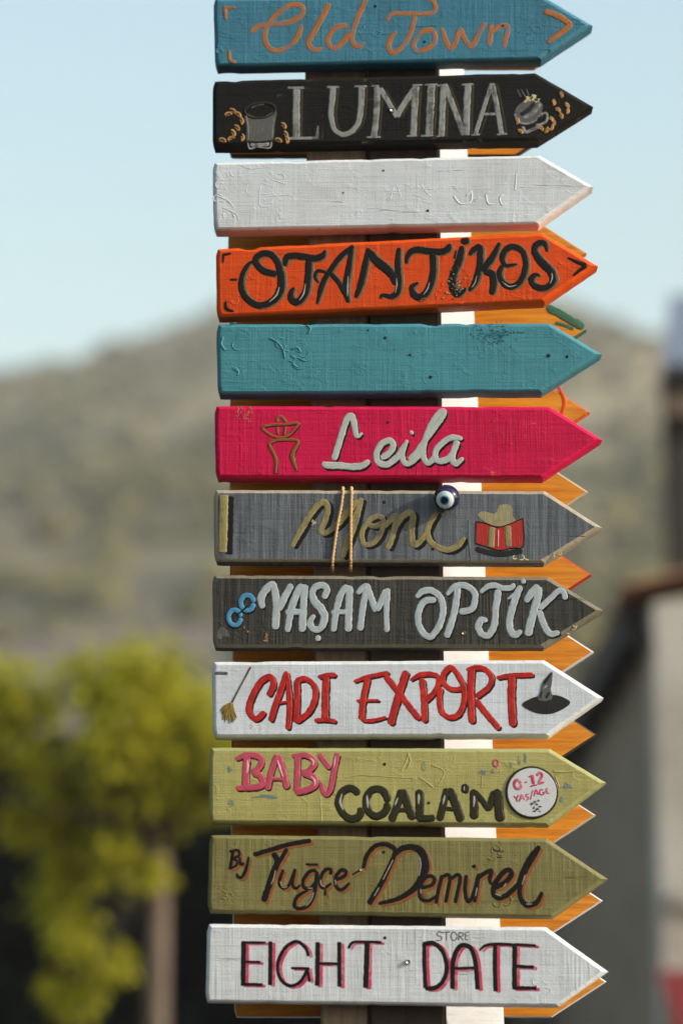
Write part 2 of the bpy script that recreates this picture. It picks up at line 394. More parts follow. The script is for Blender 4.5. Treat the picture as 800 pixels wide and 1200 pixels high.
for i, (bx, by, br) in enumerate(blobs):
    dy = rs.uniform(-0.28, 0.28)
    c = P(bx, by, TY + dy); r = br * PXM * 1.0
    n = int(20 + br * br * 0.12)
    for k in range(n):
        v = Vector((rs.gauss(0, 1), rs.gauss(0, 1), rs.gauss(0, 1))).normalized()
        q = c + Vector((v.x, v.y * 1.1, v.z * 1.05)) * r * min(1.5, abs(rs.gauss(0.55, 0.36)))
        leaf(cr, q, v * 0.6 + Vector((0, 0, -0.7)) + Vector((rs.uniform(-.5, .5), rs.uniform(-.5, .5), 0)), 0.075, rs)
    top = fork + Vector((rs.uniform(-.05, .05), rs.uniform(-.05, .05), 0.15))
    mid = fork.lerp(c, 0.5) + Vector((0, 0, 0.12 if by > 950 else 0.02))
    lb.tube([fork, fork.lerp(mid, 0.5) + Vector((0, 0, 0.05)), mid, c], [0.028, 0.02, 0.013, 0.005], 6)
mb = MB(); mb.tube([base, base.lerp(fork, 0.35) + Vector((0.015, 0, 0)), base.lerp(fork, 0.7) + Vector((-0.01, 0.01, 0)), fork], [0.085, 0.068, 0.06, 0.052], 12)
mb.build('trunk', BARK, tree, base, smooth=True)
lb.build('limbs', BARKD, tree, base, smooth=True)
cr.build('crown', leaf_mat('leaf_yellow_green', (0.29, 0.285, 0.012, 1), (0.42, 0.39, 0.02, 1), 0.5), tree, base)

DARKLEAF = leaf_mat('leaf_evergreen', (0.014, 0.020, 0.009, 1), (0.028, 0.034, 0.013, 1), 0.12)
dark = [(-60, 845, 2.2, 'broad dark evergreen tree left of the slim trunk at the hedge end'),
        (40, 868, 2.0, 'dark evergreen tree standing behind the drooping leaves of the small tree'),
        (135, 880, 1.9, 'dark evergreen tree behind the crown of the small tree'),
        (228, 955, 1.9, 'low dark evergreen tree just right of the slim trunk'),
        (330, 925, 2.0, 'dark evergreen tree mostly hidden behind the arrow signs')]
EY = 20.0
sky_blockers = [(-3.3, -3.2, 6.0), (-3.5, -0.4, 6.6), (-3.7, 2.6, 6.2)]  # trees out of view, added to cut sky light on the rear boards
dark += [(None, sky_blockers[0], 1.35, 'unseen evergreen added to block sky light, nearest the signs'), (None, sky_blockers[1], 1.35, 'tall unseen evergreen added to block sky light, level with the sign post'), (None, sky_blockers[2], 1.35, 'unseen evergreen added to block sky light, just beyond the sign post')]
for k, (px, py, rad, lab) in enumerate(dark):
    top = Vector(py) if px is None else P(px, py, EY + 0.6 * (k % 2)); bs = Vector((top.x, top.y, 0)); H = top.z; rs = random.Random(50 + k)
    tr = thing('evergreen_tree', bs, lab, 'tree', 'dark evergreens behind the small tree')
    mb = MB(); mb.tube([bs, bs + Vector((0.05, 0, H * 0.5)), bs + Vector((0, 0, H * 0.92))], [0.16, 0.10, 0.03], 8)
    for q in range(14):
        zz = H * rs.uniform(0.15, 0.85); a = rs.uniform(0, 6.28); rr = rad * 0.75 * (1 - zz / H) ** 0.5
        mb.tube([bs + Vector((0, 0, zz)), bs + Vector((math.cos(a) * rr, math.sin(a) * rr, zz + 0.25))], [0.035, 0.01], 5)
    mb.build('trunk', BARKD, tr, bs, smooth=True)
    mb = MB()
    for q in range(5200):
        zz = rs.uniform(0.03, 1.0) ** 0.9; a = rs.uniform(0, 6.283)
        rr = rad * min(1, (1 - zz) * 2.2) ** 0.55 * rs.uniform(0.35, 1.0) ** 0.5
        rr *= 1 + 0.25 * mnoise.noise(Vector((math.cos(a) * 1.4, math.sin(a) * 1.4, zz * 6 + k * 9)))
        p = bs + Vector((math.cos(a) * rr, math.sin(a) * rr, zz * H))
        leaf(mb, p, Vector((math.cos(a), math.sin(a), rs.uniform(-0.6, 0.7))), 0.22, rs)
    mb.build('crown', DARKLEAF, tr, bs)

# ------------------------------------------------------------------ houses on the right
def plaster(name, c1, c2, sc=(1.2, 1.2, 1.2)):
    m, t, b = newmat(name)
    n1 = noise(t, sc, 6, 0.65); n2 = noise(t, (22, 22, 22), 4, 0.6)
    t.links.new(mix(t, ramp(t, n1, [(0.35, grey(0)), (0.7, grey(1))]), c1, c2), b.inputs['Base Color'])
    bp = N(t, 'ShaderNodeBump'); bp.inputs['Strength'].default_value = 0.4; bp.inputs['Distance'].default_value = 0.01
    t.links.new(n2, bp.inputs['Height']); t.links.new(bp.outputs[0], b.inputs['Normal']); b.inputs['Roughness'].default_value = 0.9
    return m
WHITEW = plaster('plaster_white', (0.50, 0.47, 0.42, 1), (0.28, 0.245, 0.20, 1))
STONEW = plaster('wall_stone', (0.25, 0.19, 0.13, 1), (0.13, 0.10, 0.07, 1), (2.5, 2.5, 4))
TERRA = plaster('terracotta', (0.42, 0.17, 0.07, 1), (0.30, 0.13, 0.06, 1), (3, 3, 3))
TIMBER = raw_wood('timber_dark', (0.013, 0.009, 0.006, 1), (0.024, 0.017, 0.011, 1), (30, 30, 3), 0.7)
GLASSD = plain('window_glass', (0.02, 0.025, 0.03, 1), 0.08, 0, 0.6)
AY0, AY1 = 10.8, 24.0
corner = P(767, 760, AY0); AX = corner.x; eave = P(757, 705, AY0).z
h = thing('street_house', (AX, AY0, 0), 'white walled house with dark eaves, terracotta roof and a red awning', 'house')
hO = Vector((AX, AY0, 0))
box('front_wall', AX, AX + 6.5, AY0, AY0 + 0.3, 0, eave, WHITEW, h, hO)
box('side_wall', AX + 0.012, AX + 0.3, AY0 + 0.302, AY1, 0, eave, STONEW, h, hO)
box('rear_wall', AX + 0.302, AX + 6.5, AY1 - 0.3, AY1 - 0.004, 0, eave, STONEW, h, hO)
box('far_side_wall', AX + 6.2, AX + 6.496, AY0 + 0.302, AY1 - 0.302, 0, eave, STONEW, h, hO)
RX = AX + 3.25; RZ = eave + 0.75; ov = 0.15
slope = 0.75 / 3.25
def roof_half(sgn):
    m_ = MB(); x_e = RX + sgn * (3.25 + ov); z_e = RZ - slope * (3.25 + ov) + 0.1
    nrow = 44; y0, y1 = AY0 - 0.10, AY1 + 0.3
    ver = []; 
    for i in range(nrow * 4 + 1):
        y = y0 + (y1 - y0) * i / (nrow * 4); up = 0.045 * abs(math.sin(math.pi * i / 4.0))
        ver += [(x_e, y, z_e + up), (RX, y, RZ + 0.1 + up)]
    f = [(2 * i, 2 * i + 1, 2 * i + 3, 2 * i + 2) for i in range(nrow * 4)]
    m_.add(ver, f)
    return m_.build('roof_slope', TERRA, h, hO)
roof_half(-1); roof_half(1)
mb = MB(); mb.tube([(RX, AY0 - 0.11, RZ + 0.13), (RX, AY1 + 0.31, RZ + 0.13)], 0.09, 8); mb.build('ridge_cap', TERRA, h, hO)
xe = RX - (3.25 + ov); ze = RZ - slope * (3.25 + ov)
for sgn in (-1, 1):
    a = Vector((RX + sgn * (3.25 + ov), 0, ze)); c_ = Vector((RX, 0, RZ))
    mb = MB(); vv = []
    for y in (AY0 + 0.305, AY1 + 0.28):
        vv += [(a.x, y, a.z - 0.10), (c_.x, y, c_.z - 0.10), (c_.x, y, c_.z + 0.06), (a.x, y, a.z + 0.06)]
    mb.add(vv, [(0, 1, 2, 3), (7, 6, 5, 4), (0, 4, 5, 1), (1, 5, 6, 2), (2, 6, 7, 3), (3, 7, 4, 0)])
    mb.build('eave_boarding', TIMBER, h, hO)
for i in range(20):
    y = AY0 + 0.1 + i * 0.66
    box('rafter', xe + 0.03, AX - 0.01, y, y + 0.11, ze - 0.19, ze - 0.098, TIMBER, h, hO)
# gable above the front wall
mesh('gable', [(AX + 0.02, AY0 + 0.02, eave + 0.004), (AX + 6.48, AY0 + 0.02, eave + 0.004), (RX, AY0 + 0.02, RZ - 0.11), (AX + 0.02, AY0 + 0.28, eave + 0.004), (AX + 6.48, AY0 + 0.28, eave + 0.004), (RX, AY0 + 0.28, RZ - 0.11)],
     [(0, 1, 2), (5, 4, 3), (0, 3, 4, 1), (1, 4, 5, 2), (2, 5, 3, 0)], WHITEW, h, origin=hO)
zl = P(790, 1052, AY0).z
box('string_course', AX + 0.06, AX + 6.45, AY0 - 0.06, AY0 - 0.002, zl - 0.05, zl + 0.03, WHITEW, h, hO)
zw = P(800, 905, AY0).z
wx = P(797, 880, AY0).x + 0.3
fr = box('window', wx + 0.06, wx + 0.95, AY0 - 0.03, AY0 - 0.004, zw - 0.1, zw + 0.9, TIMBER, h, hO)
box('pane', wx + 0.07, wx + 0.45, AY0 - 0.036, AY0 - 0.0305, zw - 0.03, zw + 0.83, GLASSD, fr, hO)
box('pane', wx + 0.50, wx + 0.88, AY0 - 0.036, AY0 - 0.0305, zw - 0.03, zw + 0.83, GLASSD, fr, hO)
za = P(785, 1135, AY0 - 0.1).z
AWR = plain('awning_red', srgb(120, 34, 28), 0.85); AWO = plain('awning_orange', srgb(214, 118, 64), 0.8); AWC = plain('awning_cream', (0.6, 0.53, 0.42, 1), 0.8)
aw = thing('awning', (AX + 0.2, AY0, za), 'red and orange striped awning on the white house front', 'awning')
aO = Vector((AX + 0.2, AY0, za))
for i in range(16):
    x0 = P(771, 1150, AY0).x + i * 0.19; m_ = [AWR, AWO][i % 2]
    mesh('stripe', [(x0, AY0 - 0.01, za), (x0 + 0.187, AY0 - 0.01, za), (x0 + 0.187, AY0 - 0.8, za - 0.35), (x0, AY0 - 0.8, za - 0.35), (x0, AY0 - 0.805, za - 0.55), (x0 + 0.187, AY0 - 0.805, za - 0.55),
                    (x0, AY0 - 0.01, za - 0.012), (x0 + 0.187, AY0 - 0.01, za - 0.012), (x0 + 0.187, AY0 - 0.79, za - 0.36), (x0, AY0 - 0.79, za - 0.36)],
         [(0, 3, 2, 1), (3, 4, 5, 2), (6, 7, 8, 9), (9, 8, 5, 4)], m_, aw, origin=aO)
mb = MB(); mb.tube([(P(771, 1150, AY0).x, AY0 - 0.79, za - 0.37), (P(771, 1150, AY0).x + 3.0, AY0 - 0.79, za - 0.37)], 0.02, 6)
mb.build('front_rail', TIMBER, aw, aO)
# taller timber house behind it
BYa, BYb = 14.6, 24.5
bx0 = P(783, 600, BYa).x; bx1 = bx0 * (BYb - CAM.y) / (BYa - CAM.y) * 1.01; bt = P(785, 452, BYa).z
B0 = Vector((bx0, BYa, 0))
hb = thing('timber_house', B0, 'tall dark timber house behind the tiled roof, blue grey panels on top', 'house')
def slab(name, x0a, x0b, wd, y0, y1, z0, z1, m_, par):
    return mesh(name, [(x0a, y0, z0), (x0a + wd, y0, z0), (x0b + wd, y1, z0), (x0b, y1, z0), (x0a, y0, z1), (x0a + wd, y0, z1), (x0b + wd, y1, z1), (x0b, y1, z1)],
                [(0, 3, 2, 1), (4, 5, 6, 7), (0, 1, 5, 4), (1, 2, 6, 5), (2, 3, 7, 6), (3, 0, 4, 7)], m_, par, origin=B0)
slab('wall', bx0, bx1, 4.0, BYa, BYb, 0, bt, TIMBER, hb)
slab('balcony_board', bx0 - 0.02, bx1 - 0.02, 4.0, BYa - 0.12, BYa - 0.004, P(790, 490, BYa).z, P(790, 468, BYa).z, BARK, hb)
mesh('roof', [(bx0 - 0.05, BYa - 0.15, bt + 0.003), (bx0 + 4.1, BYa - 0.15, bt + 0.003), (bx1 + 4.1, BYb + 0.1, bt + 0.003), (bx1 - 0.05, BYb + 0.1, bt + 0.003),
              (bx0 + 0.6, BYa + 2.2, bt + 1.6), (bx0 + 3.4, BYa + 2.2, bt + 1.6), (bx1 + 3.3, BYb - 1, bt + 1.6), (bx1 + 0.6, BYb - 1, bt + 1.6)],
     [(0, 3, 2, 1), (4, 5, 6, 7), (0, 1, 5, 4), (1, 2, 6, 5), (2, 3, 7, 6), (3, 0, 4, 7)], TIMBER, hb, origin=B0)
PANEL = plain('panel_blue_grey', (0.19, 0.22, 0.28, 1), 0.6, 0, 0.2)
p0 = P(775, 425, BYa - 0.1); p1 = P(784, 345, BYa + 0.5)
for i in range(2):
    o_ = i * 1.1
    a, b_ = Vector((p0.x + o_, BYa - 0.1, p0.z)), Vector((p1.x + o_, BYa + 0.5, p1.z))
    mesh('panel', [a, a + Vector((1.05, 0, 0)), b_ + Vector((1.05, 0, 0)), b_, a + Vector((0, .05, -.05)), a + Vector((1.05, .05, -.05)), b_ + Vector((1.05, .05, -.05)), b_ + Vector((0, .05, -.05))],
         [(0, 1, 2, 3), (7, 6, 5, 4), (0, 4, 5, 1), (1, 5, 6, 2), (2, 6, 7, 3), (3, 7, 4, 0)], PANEL, hb, origin=B0)

# ------------------------------------------------------------------ the post
WOODP = raw_wood('post_weathered', (0.22, 0.15, 0.10, 1), (0.36, 0.28, 0.21, 1), (70, 70, 5), 0.85)
DARKP = raw_wood('post_dark', (0.030, 0.018, 0.011, 1), (0.055, 0.033, 0.02, 1), (70, 70, 5), 0.75)
WHITEP = wood_paint('post_white', (0.62, 0.65, 0.68, 1), 0.08, ribs=0.3, lumps=0.2, strength=0.35)
post = thing('sign_post', (P(470, 700, 0).x, 0.08, 0), 'tall timber post carrying the arrow boards, one edge painted white', 'post')
pO = Vector(post.location)
def upright(name, top, bot, y0, y1, mat, z0=-0.05, z1=3.5, yr=None):
    (ty, tl, tr), (by, bl, br) = top, bot
    v = []; NS = 36
    for j in range(NS + 1):
        z = z0 + (z1 - z0) * j / NS; xs = []
        for (a, bb) in ((tl, bl), (tr, br)):
            pa = P(a, ty, y0); pb = P(bb, by, y0); xs.append(pa.x + (pb.x - pa.x) * (z - pa.z) / (pb.z - pa.z))
        c = 0.004 if yr is None else 0.001; r0 = y0 if yr is None else yr
        wob = 0.0006 * mnoise.noise(Vector((z * 9, tl, 0)))
        v += [(xs[0] + c, y0 + wob, z), (xs[1] - c, r0 + wob, z), (xs[1] + wob, r0 + c, z), (xs[1], y1, z), (xs[0], y1, z), (xs[0] + wob, y0 + c, z)]
    f = [(0, 5, 4, 3, 2, 1), tuple(NS * 6 + k for k in range(6))]
    f += [(j * 6 + k, j * 6 + (k + 1) % 6, (j + 1) * 6 + (k + 1) % 6, (j + 1) * 6 + k) for j in range(NS) for k in range(6)]
    return mesh(name, v, f, mat, post, origin=pO)
upright('square_timber', (180, 431, 514), (1185, 433, 521), 0.0374, 0.1647, DARKP)
upright('weathered_batten', (180, 359, 430.4), (1185, 375.5, 432.4), 0.049, 0.163, WOODP)
upright('white_batten', (180, 514.6, 549.5), (1185, 522, 592), 0.106, 0.1637, WHITEP, yr=0.160)

# ------------------------------------------------------------------ arrow boards
def inset_poly(pts, ins):
    n = len(pts); out = []
    lines = []
    for i in range(n):
        a = Vector(pts[i]); b_ = Vector(pts[(i + 1) % n]); d = (b_ - a).normalized(); nn = Vector((-d.y, d.x))
        lines.append((a + nn * ins[i], d))
    for i in range(n):
        (p, d), (q, e) = lines[i - 1], lines[i]
        den = d.x * e.y - d.y * e.x; tt = ((q.x - p.x) * e.y - (q.y - p.y) * e.x) / den
        out.append(p + d * tt)
    return out
def sample_ring(pts, jit, rs, dents=(), step=7.0):
    out = []; n = len(pts)
    for i in range(n):
        a = Vector(pts[i]); b_ = Vector(pts[(i + 1) % n]); m_ = CNT[i]
        for k in range(m_):
            q = a.lerp(b_, k / m_)
            out.append(q)
    return out
CNT = [44, 8, 8, 40, 10]
def make_board(root, out, ins, Y, thick, mats, seed, cham, dents=(), jit=0.35, round_left=2.2):
    """out: outer outline in photograph pixels (TL, TS, TIP, BS, BL); extruded to real thickness with worn chamfers"""
    rs = random.Random(seed)
    inn = inset_poly(out, ins)
    mid = [Vector(a).lerp(b_, 0.30) for a, b_ in zip(out, inn)]
    rings = [sample_ring(q, 0, rs) for q in (out, out, mid, inn)]
    depth = [thick, cham, cham * 0.34, 0.0]
    n = len(rings[0]); cx = sum(q[0] for q in out) / 5; cy = sum(q[1] for q in out) / 5
    # corner rounding at the square end and hand-worn wobble
    offs = []
    dents = list(dents) + [(rs.uniform(out[0][0] + 12, out[1][0]), rs.choice((out[0][1] + (out[1][1] - out[0][1]) * 0.5, out[4][1] + (out[3][1] - out[4][1]) * 0.5)), rs.uniform(5, 9), rs.uniform(0.5, 1.5)) for _ in range(5 if Y == 0.0 else 2)]
    for i in range(n):
        p = rings[0][i]; j = mnoise.noise(Vector((p.x * 0.06, p.y * 0.06, seed * 3.1))) * jit + mnoise.noise(Vector((p.x * 0.35, p.y * 0.35, seed * 1.7))) * jit * 0.6
        d = Vector((cx, cy)) - p
        nrm = Vector((0, 1 if p.y < cy else -1)) if p.x < out[1][0] - 2 and p.x > out[0][0] + 3 else d.normalized()
        o_ = nrm * j
        for c_ in (out[0], out[4]):
            dd = (p - Vector(c_)).length
            if dd < 5: o_ += d.normalized() * (5 - dd) * 0.5 * (round_left / 2.2)
        for (dx, dy, wd, dep) in dents:
            dd = abs(p.x - dx) / wd if abs(p.y - dy) < 9 else 9
            if dd < 1: o_ += Vector((0, 1 if p.y < cy else -1)) * dep * (1 - dd * dd) * (0.8 + 0.4 * rs.random())
        offs.append(o_)
    v = []
    for ri, (ring, dp) in enumerate(zip(rings, depth)):
        kf = (1.0, 1.0, 0.9, 0.55)[ri]
        for i, q in enumerate(ring):
            qq = q + offs[i] * kf
            w_ = P(qq.x, qq.y, Y); v.append(Vector((w_.x, Y + dp, w_.z)))
    f = []; mi = []
    for r_ in range(3):
        for i in range(n):
            k = (i + 1) % n
            f.append((r_ * n + i, r_ * n + k, (r_ + 1) * n + k, (r_ + 1) * n + i)); mi.append(0 if (Y == 0.0 and i >= 60 and r_ == 0) else 1)
    f.append(tuple(3 * n + i for i in range(n))); mi.append(0)
    f.append(tuple(range(n))[::-1]); mi.append(2 if len(mats) > 2 else 1)
    me = bpy.data.meshes.new('board'); o = Vector(root.location)
    me.from_pydata([tuple(q - o) for q in v], [], f)
    bm = bmesh.new(); bm.from_mesh(me); bmesh.ops.recalc_face_normals(bm, faces=bm.faces[:]); bm.to_mesh(me); bm.free()
    me.polygons.foreach_set('material_index', mi)
    sm = [True] * (3 * n) + [False, False]
    me.polygons.foreach_set('use_smooth', sm)
    # keep the flat face crisp against the rounded chamfer
    at = me.attributes.new('sharp_edge', 'BOOLEAN', 'EDGE'); vals = [False] * len(me.edges)
    for e in me.edges:
        a, b_ = e.vertices
        if (a >= 3 * n and b_ >= 3 * n) or (a < n and b_ < n): vals[e.index] = True
        if a // n != b_ // n and (a % n) == (b_ % n) and (a % n) in corner_idx(): vals[e.index] = True
    at.data.foreach_set('value', vals)
    return link('board', me, mats, root)
def corner_idx():
    s = 0; out = []
    for c_ in CNT: out.append(s); s += c_
    return out

# ------------------------------------------------------------------ brush strokes
def crom(pts, ws, step=1.0, closed=False):
    n = len(pts)
    if n == 2 and not closed:
        m_ = max(2, int((Vector(pts[1]) - Vector(pts[0])).length / step))
        return [(Vector(pts[0]).lerp(Vector(pts[1]), k / m_), ws[0] + (ws[1] - ws[0]) * k / m_) for k in range(m_ + 1)]
    out = []
    rng = range(n) if closed else range(n - 1)
    for i in rng:
        g = (lambda k: Vector(pts[k % n])) if closed else (lambda k: Vector(pts[min(max(k, 0), n - 1)]))
        p0, p1, p2, p3 = g(i - 1), g(i), g(i + 1), g(i + 2)
        w1 = ws[i % n]; w2 = ws[(i + 1) % n] if closed else ws[min(i + 1, n - 1)]
        m_ = max(2, int((p2 - p1).length / step))
        for k in range(m_):
            t_ = k / m_
            q = 0.5 * ((2 * p1) + (p2 - p0) * t_ + (2 * p0 - 5 * p1 + 4 * p2 - p3) * t_ ** 2 + (3 * p1 - p0 - 3 * p2 + p3) * t_ ** 3)
            out.append((q, w1 + (w2 - w1) * t_))
    out.append((Vector(pts[0 if closed else -1]), ws[0 if closed else -1]))
    return out
SOFT = [(-1, None), (-0.8, 0.12), (-0.4, 0.7), (0, 1.0), (0.4, 0.7), (0.8, 0.12), (1, None)]
PROF = [(-1, None), (-0.97, 0.6), (-0.7, 0.95), (0, 1.0), (0.7, 0.95), (0.97, 0.6), (1, None)]
def ribbon(mb, pts, ws, Y, h, z0, rs, off=(0, 0), grow=1.0, flat=False, prof=None):
    prof = prof or PROF
    sm = crom(pts, ws)
    L = [0.0]
    for i in range(1, len(sm)): L.append(L[-1] + (sm[i][0] - sm[i - 1][0]).length)
    tot = L[-1]; seed = rs.uniform(0, 99)
    v = []
    for i, (p, w_) in enumerate(sm):
        a = sm[max(i - 1, 0)][0]; c = sm[min(i + 1, len(sm) - 1)][0]
        d = (c - a)
        d = d.normalized() if d.length > 1e-6 else Vector((1, 0))
        nn = Vector((-d.y, d.x)); hw = w_ * grow / 2
        s_ = min(L[i], tot - L[i]); cap = hw * (0.25 if flat else 0.9)
        if s_ < cap: hw_e = hw * max(0.12, math.sqrt(max(0, 1 - ((cap - s_) / cap) ** 2)))
        else: hw_e = hw
        jl = 1 + 0.16 * mnoise.noise(Vector((L[i] * 0.22, seed, 1))) + 0.11 * mnoise.noise(Vector((L[i] * 0.8, seed, 11))); jr = 1 + 0.16 * mnoise.noise(Vector((L[i] * 0.22, seed, 7))) + 0.11 * mnoise.noise(Vector((L[i] * 0.8, seed, 17)))
        hh = h * (0.55 + 0.45 * hw_e / max(hw, 1e-6)) * (1 + 0.2 * mnoise.noise(Vector((L[i] * 0.15, seed, 3))))
        for (u, k) in prof:
            q = p + nn * (u * hw_e * (jl if u < 0 else jr)) + Vector(off)
            mb.uv.append((u * hw + seed * 7.0, L[i] + seed * 31.0))
            wp = P(q.x, q.y, Y); v.append(Vector((wp.x, Y + 0.0003 if k is None else Y - z0 - hh * k, wp.z)))
    n = len(prof); f = []
    for i in range(len(sm) - 1):
        for k in range(n - 1):
            f.append((i * n + k, i * n + k + 1, (i + 1) * n + k + 1, (i + 1) * n + k))
    m_ = len(sm) - 1
    f.append(tuple(range(n))[::-1]); f.append(tuple(m_ * n + k for k in range(n)))
    mb.add(v, f)
def parse(s):
    pts = []; ws = []
    for tok in s.split():
        q = [float(x) for x in tok.split(',')]
        pts.append((q[0], q[1])); ws.append(q[2] if len(q) > 2 else None)
    return pts, ws
Z = 6.6667
RSL = random.Random(99)
def strokes(name, root, reg, data, mat, h=0.0010, z0=0.0, off=(0, 0), grow=1.0, flat=False, Y=0.0, parent=None, kind=None):
    if name in ('paint_ridge', 'paint_smear', 'steam') and len(data) > 1:
        for d_ in data: strokes(name, root, reg, [d_], mat, h, z0, off, grow, flat, Y, parent)
        return
    mb = MB(); x0, y0 = reg
    for wd, s in data:
        pts, ws = parse(s)
        pts = [(x0 + a / Z, y0 + b_ / Z) for a, b_ in pts]; ws = [(q if q else wd) / Z for q in ws]
        ribbon(mb, pts, ws, Y, h * RSL.uniform(0.88, 1.12) * (0.42 if name == 'paint_ridge' else 0.7 if name == 'highlight' else 1), z0, RSL, off, grow * (1.25 if name == 'paint_ridge' else 1), flat, SOFT if name == 'paint_ridge' else None)
    o = mb.build(name, mat, parent or root, Vector(root.location), smooth=True)
    bm = bmesh.new(); bm.from_mesh(o.data); bmesh.ops.recalc_face_normals(bm, faces=bm.faces[:]); bm.to_mesh(o.data); bm.free()
    return o
def fill(name, root, reg, s, mat, h=0.0005, z0=0.0, smooth=True, Y=0.0, parent=None):
    pts, _ = parse(s); x0, y0 = reg; pts = [(x0 + a / Z, y0 + b_ / Z) for a, b_ in pts]
    if smooth: pts = [q for q, _ in crom(pts, [1] * len(pts), 2.0, True)][:-1]
    n = len(pts); v = []; uv = []
    for dp in (Y + 0.0003, Y - z0 - h):
        for q in pts:
            uv.append((q[0], q[1]))
            wp = P(q[0], q[1], Y); v.append(Vector((wp.x, dp, wp.z)))
    f = [(i, (i + 1) % n, n + (i + 1) % n, n + i) for i in range(n)] + [tuple(n + i for i in range(n))]
    o = mesh(name, v, f, mat, parent or root, origin=Vector(root.location)); set_uv(o.data, uv)
    bm = bmesh.new(); bm.from_mesh(o.data); bmesh.ops.recalc_face_normals(bm, faces=bm.faces[:]); bm.to_mesh(o.data); bm.free()
    return o
def ell(cx, cy, rx, ry, n=12, a0=0.0, a1=6.2832, rot=0.0, wob=0.0):
    out = []
    for k in range(n + 1):
        a = a0 + (a1 - a0) * k / n; jj = 1 + wob * mnoise.noise(Vector((math.cos(a) * 1.3 + cx, math.sin(a) * 1.3 + cy, rx))); x = rx * math.cos(a) * jj; y = ry * math.sin(a) * jj
        out.append('%.1f,%.1f' % (cx + x * math.cos(rot) - y * math.sin(rot), cy + x * math.sin(rot) + y * math.cos(rot)))
    return ' '.join(out)
def dab(root, reg, x, y, rx, ry, mat, name='paint_dab', h=0.0006, rot=0.0, parent=None, z0=0.0, Y=0.0):
    return fill(name, root, reg, ell(x, y, rx, ry, 13, 0, 6.2832 * 0.92, rot, 1.1), mat, h, z0, parent=parent, Y=Y)
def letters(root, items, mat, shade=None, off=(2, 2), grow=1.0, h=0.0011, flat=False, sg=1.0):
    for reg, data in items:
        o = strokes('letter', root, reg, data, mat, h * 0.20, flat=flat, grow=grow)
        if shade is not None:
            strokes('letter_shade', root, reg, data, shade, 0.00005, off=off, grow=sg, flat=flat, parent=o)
def screw(root, px, py, mat, r=0.0035, head=0.002, name='screw'):
    c = P(px, py, 0) - Vector(root.location); mb = MB()
    n = 12; v = [Vector((c.x, c.y - head, c.z))]; f = []
    for q, (rr, yy) in enumerate(((r * 0.75, -head * 0.95), (r, -head * 0.4), (r, 0.0006))):
        for k in range(n): a = k * 6.2832 / n; v.append(Vector((c.x + rr * math.cos(a), c.y + yy, c.z + rr * math.sin(a))))
    for k in range(n): f.append((0, 1 + k, 1 + (k + 1) % n))
    for q in range(2):
        for k in range(n): f.append((1 + q * n + k, 1 + q * n + (k + 1) % n, 1 + (q + 1) * n + (k + 1) % n, 1 + (q + 1) * n + k))
    return mesh(name, v, f, mat, root, smooth=True)
def hole(root, px, py, r=0.0026):
    r *= 0.82
    """a small countersunk nail hole: raised paint rim round a dark plug"""
    c = P(px, py, 0) - Vector(root.location); n = 10; v = []; f = []
    for rr, yy in ((r, -0.0004), (r * 0.8, -0.0007), (r * 0.1, -0.0003)):
        for k in range(n): a = k * 6.2832 / n; v.append(Vector((c.x + rr * math.cos(a) * (1 + .2 * math.sin(3 * a + px)), c.y + yy, c.z + rr * math.sin(a))))
    for q in range(2):
        for k in range(n): f.append((q * n + k, q * n + (k + 1) % n, (q + 1) * n + (k + 1) % n, (q + 1) * n + k))
    return mesh('nail_hole', v, f, HOLE, root)

GRP = 'front arrow signs on the post'
EDGES = {}
for k_, c_, wc_ in (('blue', srgb(70, 128, 150), (0.30, 0.24, 0.16, 1)), ('black', (0.016, 0.014, 0.012, 1), (0.16, 0.12, 0.07, 1)), ('white', (0.76, 0.76, 0.76, 1), (0.5, 0.44, 0.36, 1)), ('orange', srgb(232, 84, 10), (0.5, 0.14, 0.03, 1)),
                    ('teal', srgb(74, 142, 156), (0.12, 0.2, 0.2, 1)), ('pink', srgb(214, 14, 76), srgb(214, 120, 80)), ('white2', (0.76, 0.77, 0.77, 1), (0.55, 0.5, 0.42, 1)), ('lime', srgb(170, 168, 112), (0.5, 0.48, 0.34, 1)),
                    ('olive', srgb(132, 126, 80), (0.34, 0.31, 0.18, 1)), ('white3', (0.76, 0.77, 0.77, 1), (0.5, 0.46, 0.4, 1)), ('grey', srgb(108, 112, 118), None), ('char', srgb(66, 64, 58), None)):
    EDGES[k_] = wood_paint('edge_' + k_, c_, 0.2, ribs=0.4, lumps=0.3, worn=0.35, worn_col=wc_)
def front(outl, paint, label, seed, dents=(), chb=3.2, chr_=5.0, cht=4.4, edge=None):
    tl, ts, tip, bs, bl = [list(q) for q in outl]
    # the visible lower edge includes the underside; take it off again
    for q in (bs, bl):
        el = PITCH + math.atan((600 - q[1]) / FPX); q[1] -= 27.5 * math.sin(el)
    c = P((tl[0] + ts[0]) / 2, (bs[1] + bl[1]) / 2, 0)
    root = thing('arrow_sign', (c.x, 0.018, c.z), label, 'sign', GRP)
    m_ = PAINT[paint]
    if edge is None: edge = EDGES[paint]
    make_board(root, [tl, ts, tip, bs, bl], [cht, 4.6, chr_, chb, 4.6], 0.0, 0.037, [m_, edge or m_, OCHRE], seed, 0.0055, dents)
    return root
EDGE_CREAM = wood_paint('edge_worn_cream', srgb(158, 148, 128, 1.2), 0.5, ribs=0.5, worn=0.3)
EDGE_TAN = wood_paint('edge_worn_tan', srgb(120, 112, 96, 1.2), 0.5, ribs=0.5, worn=0.3)

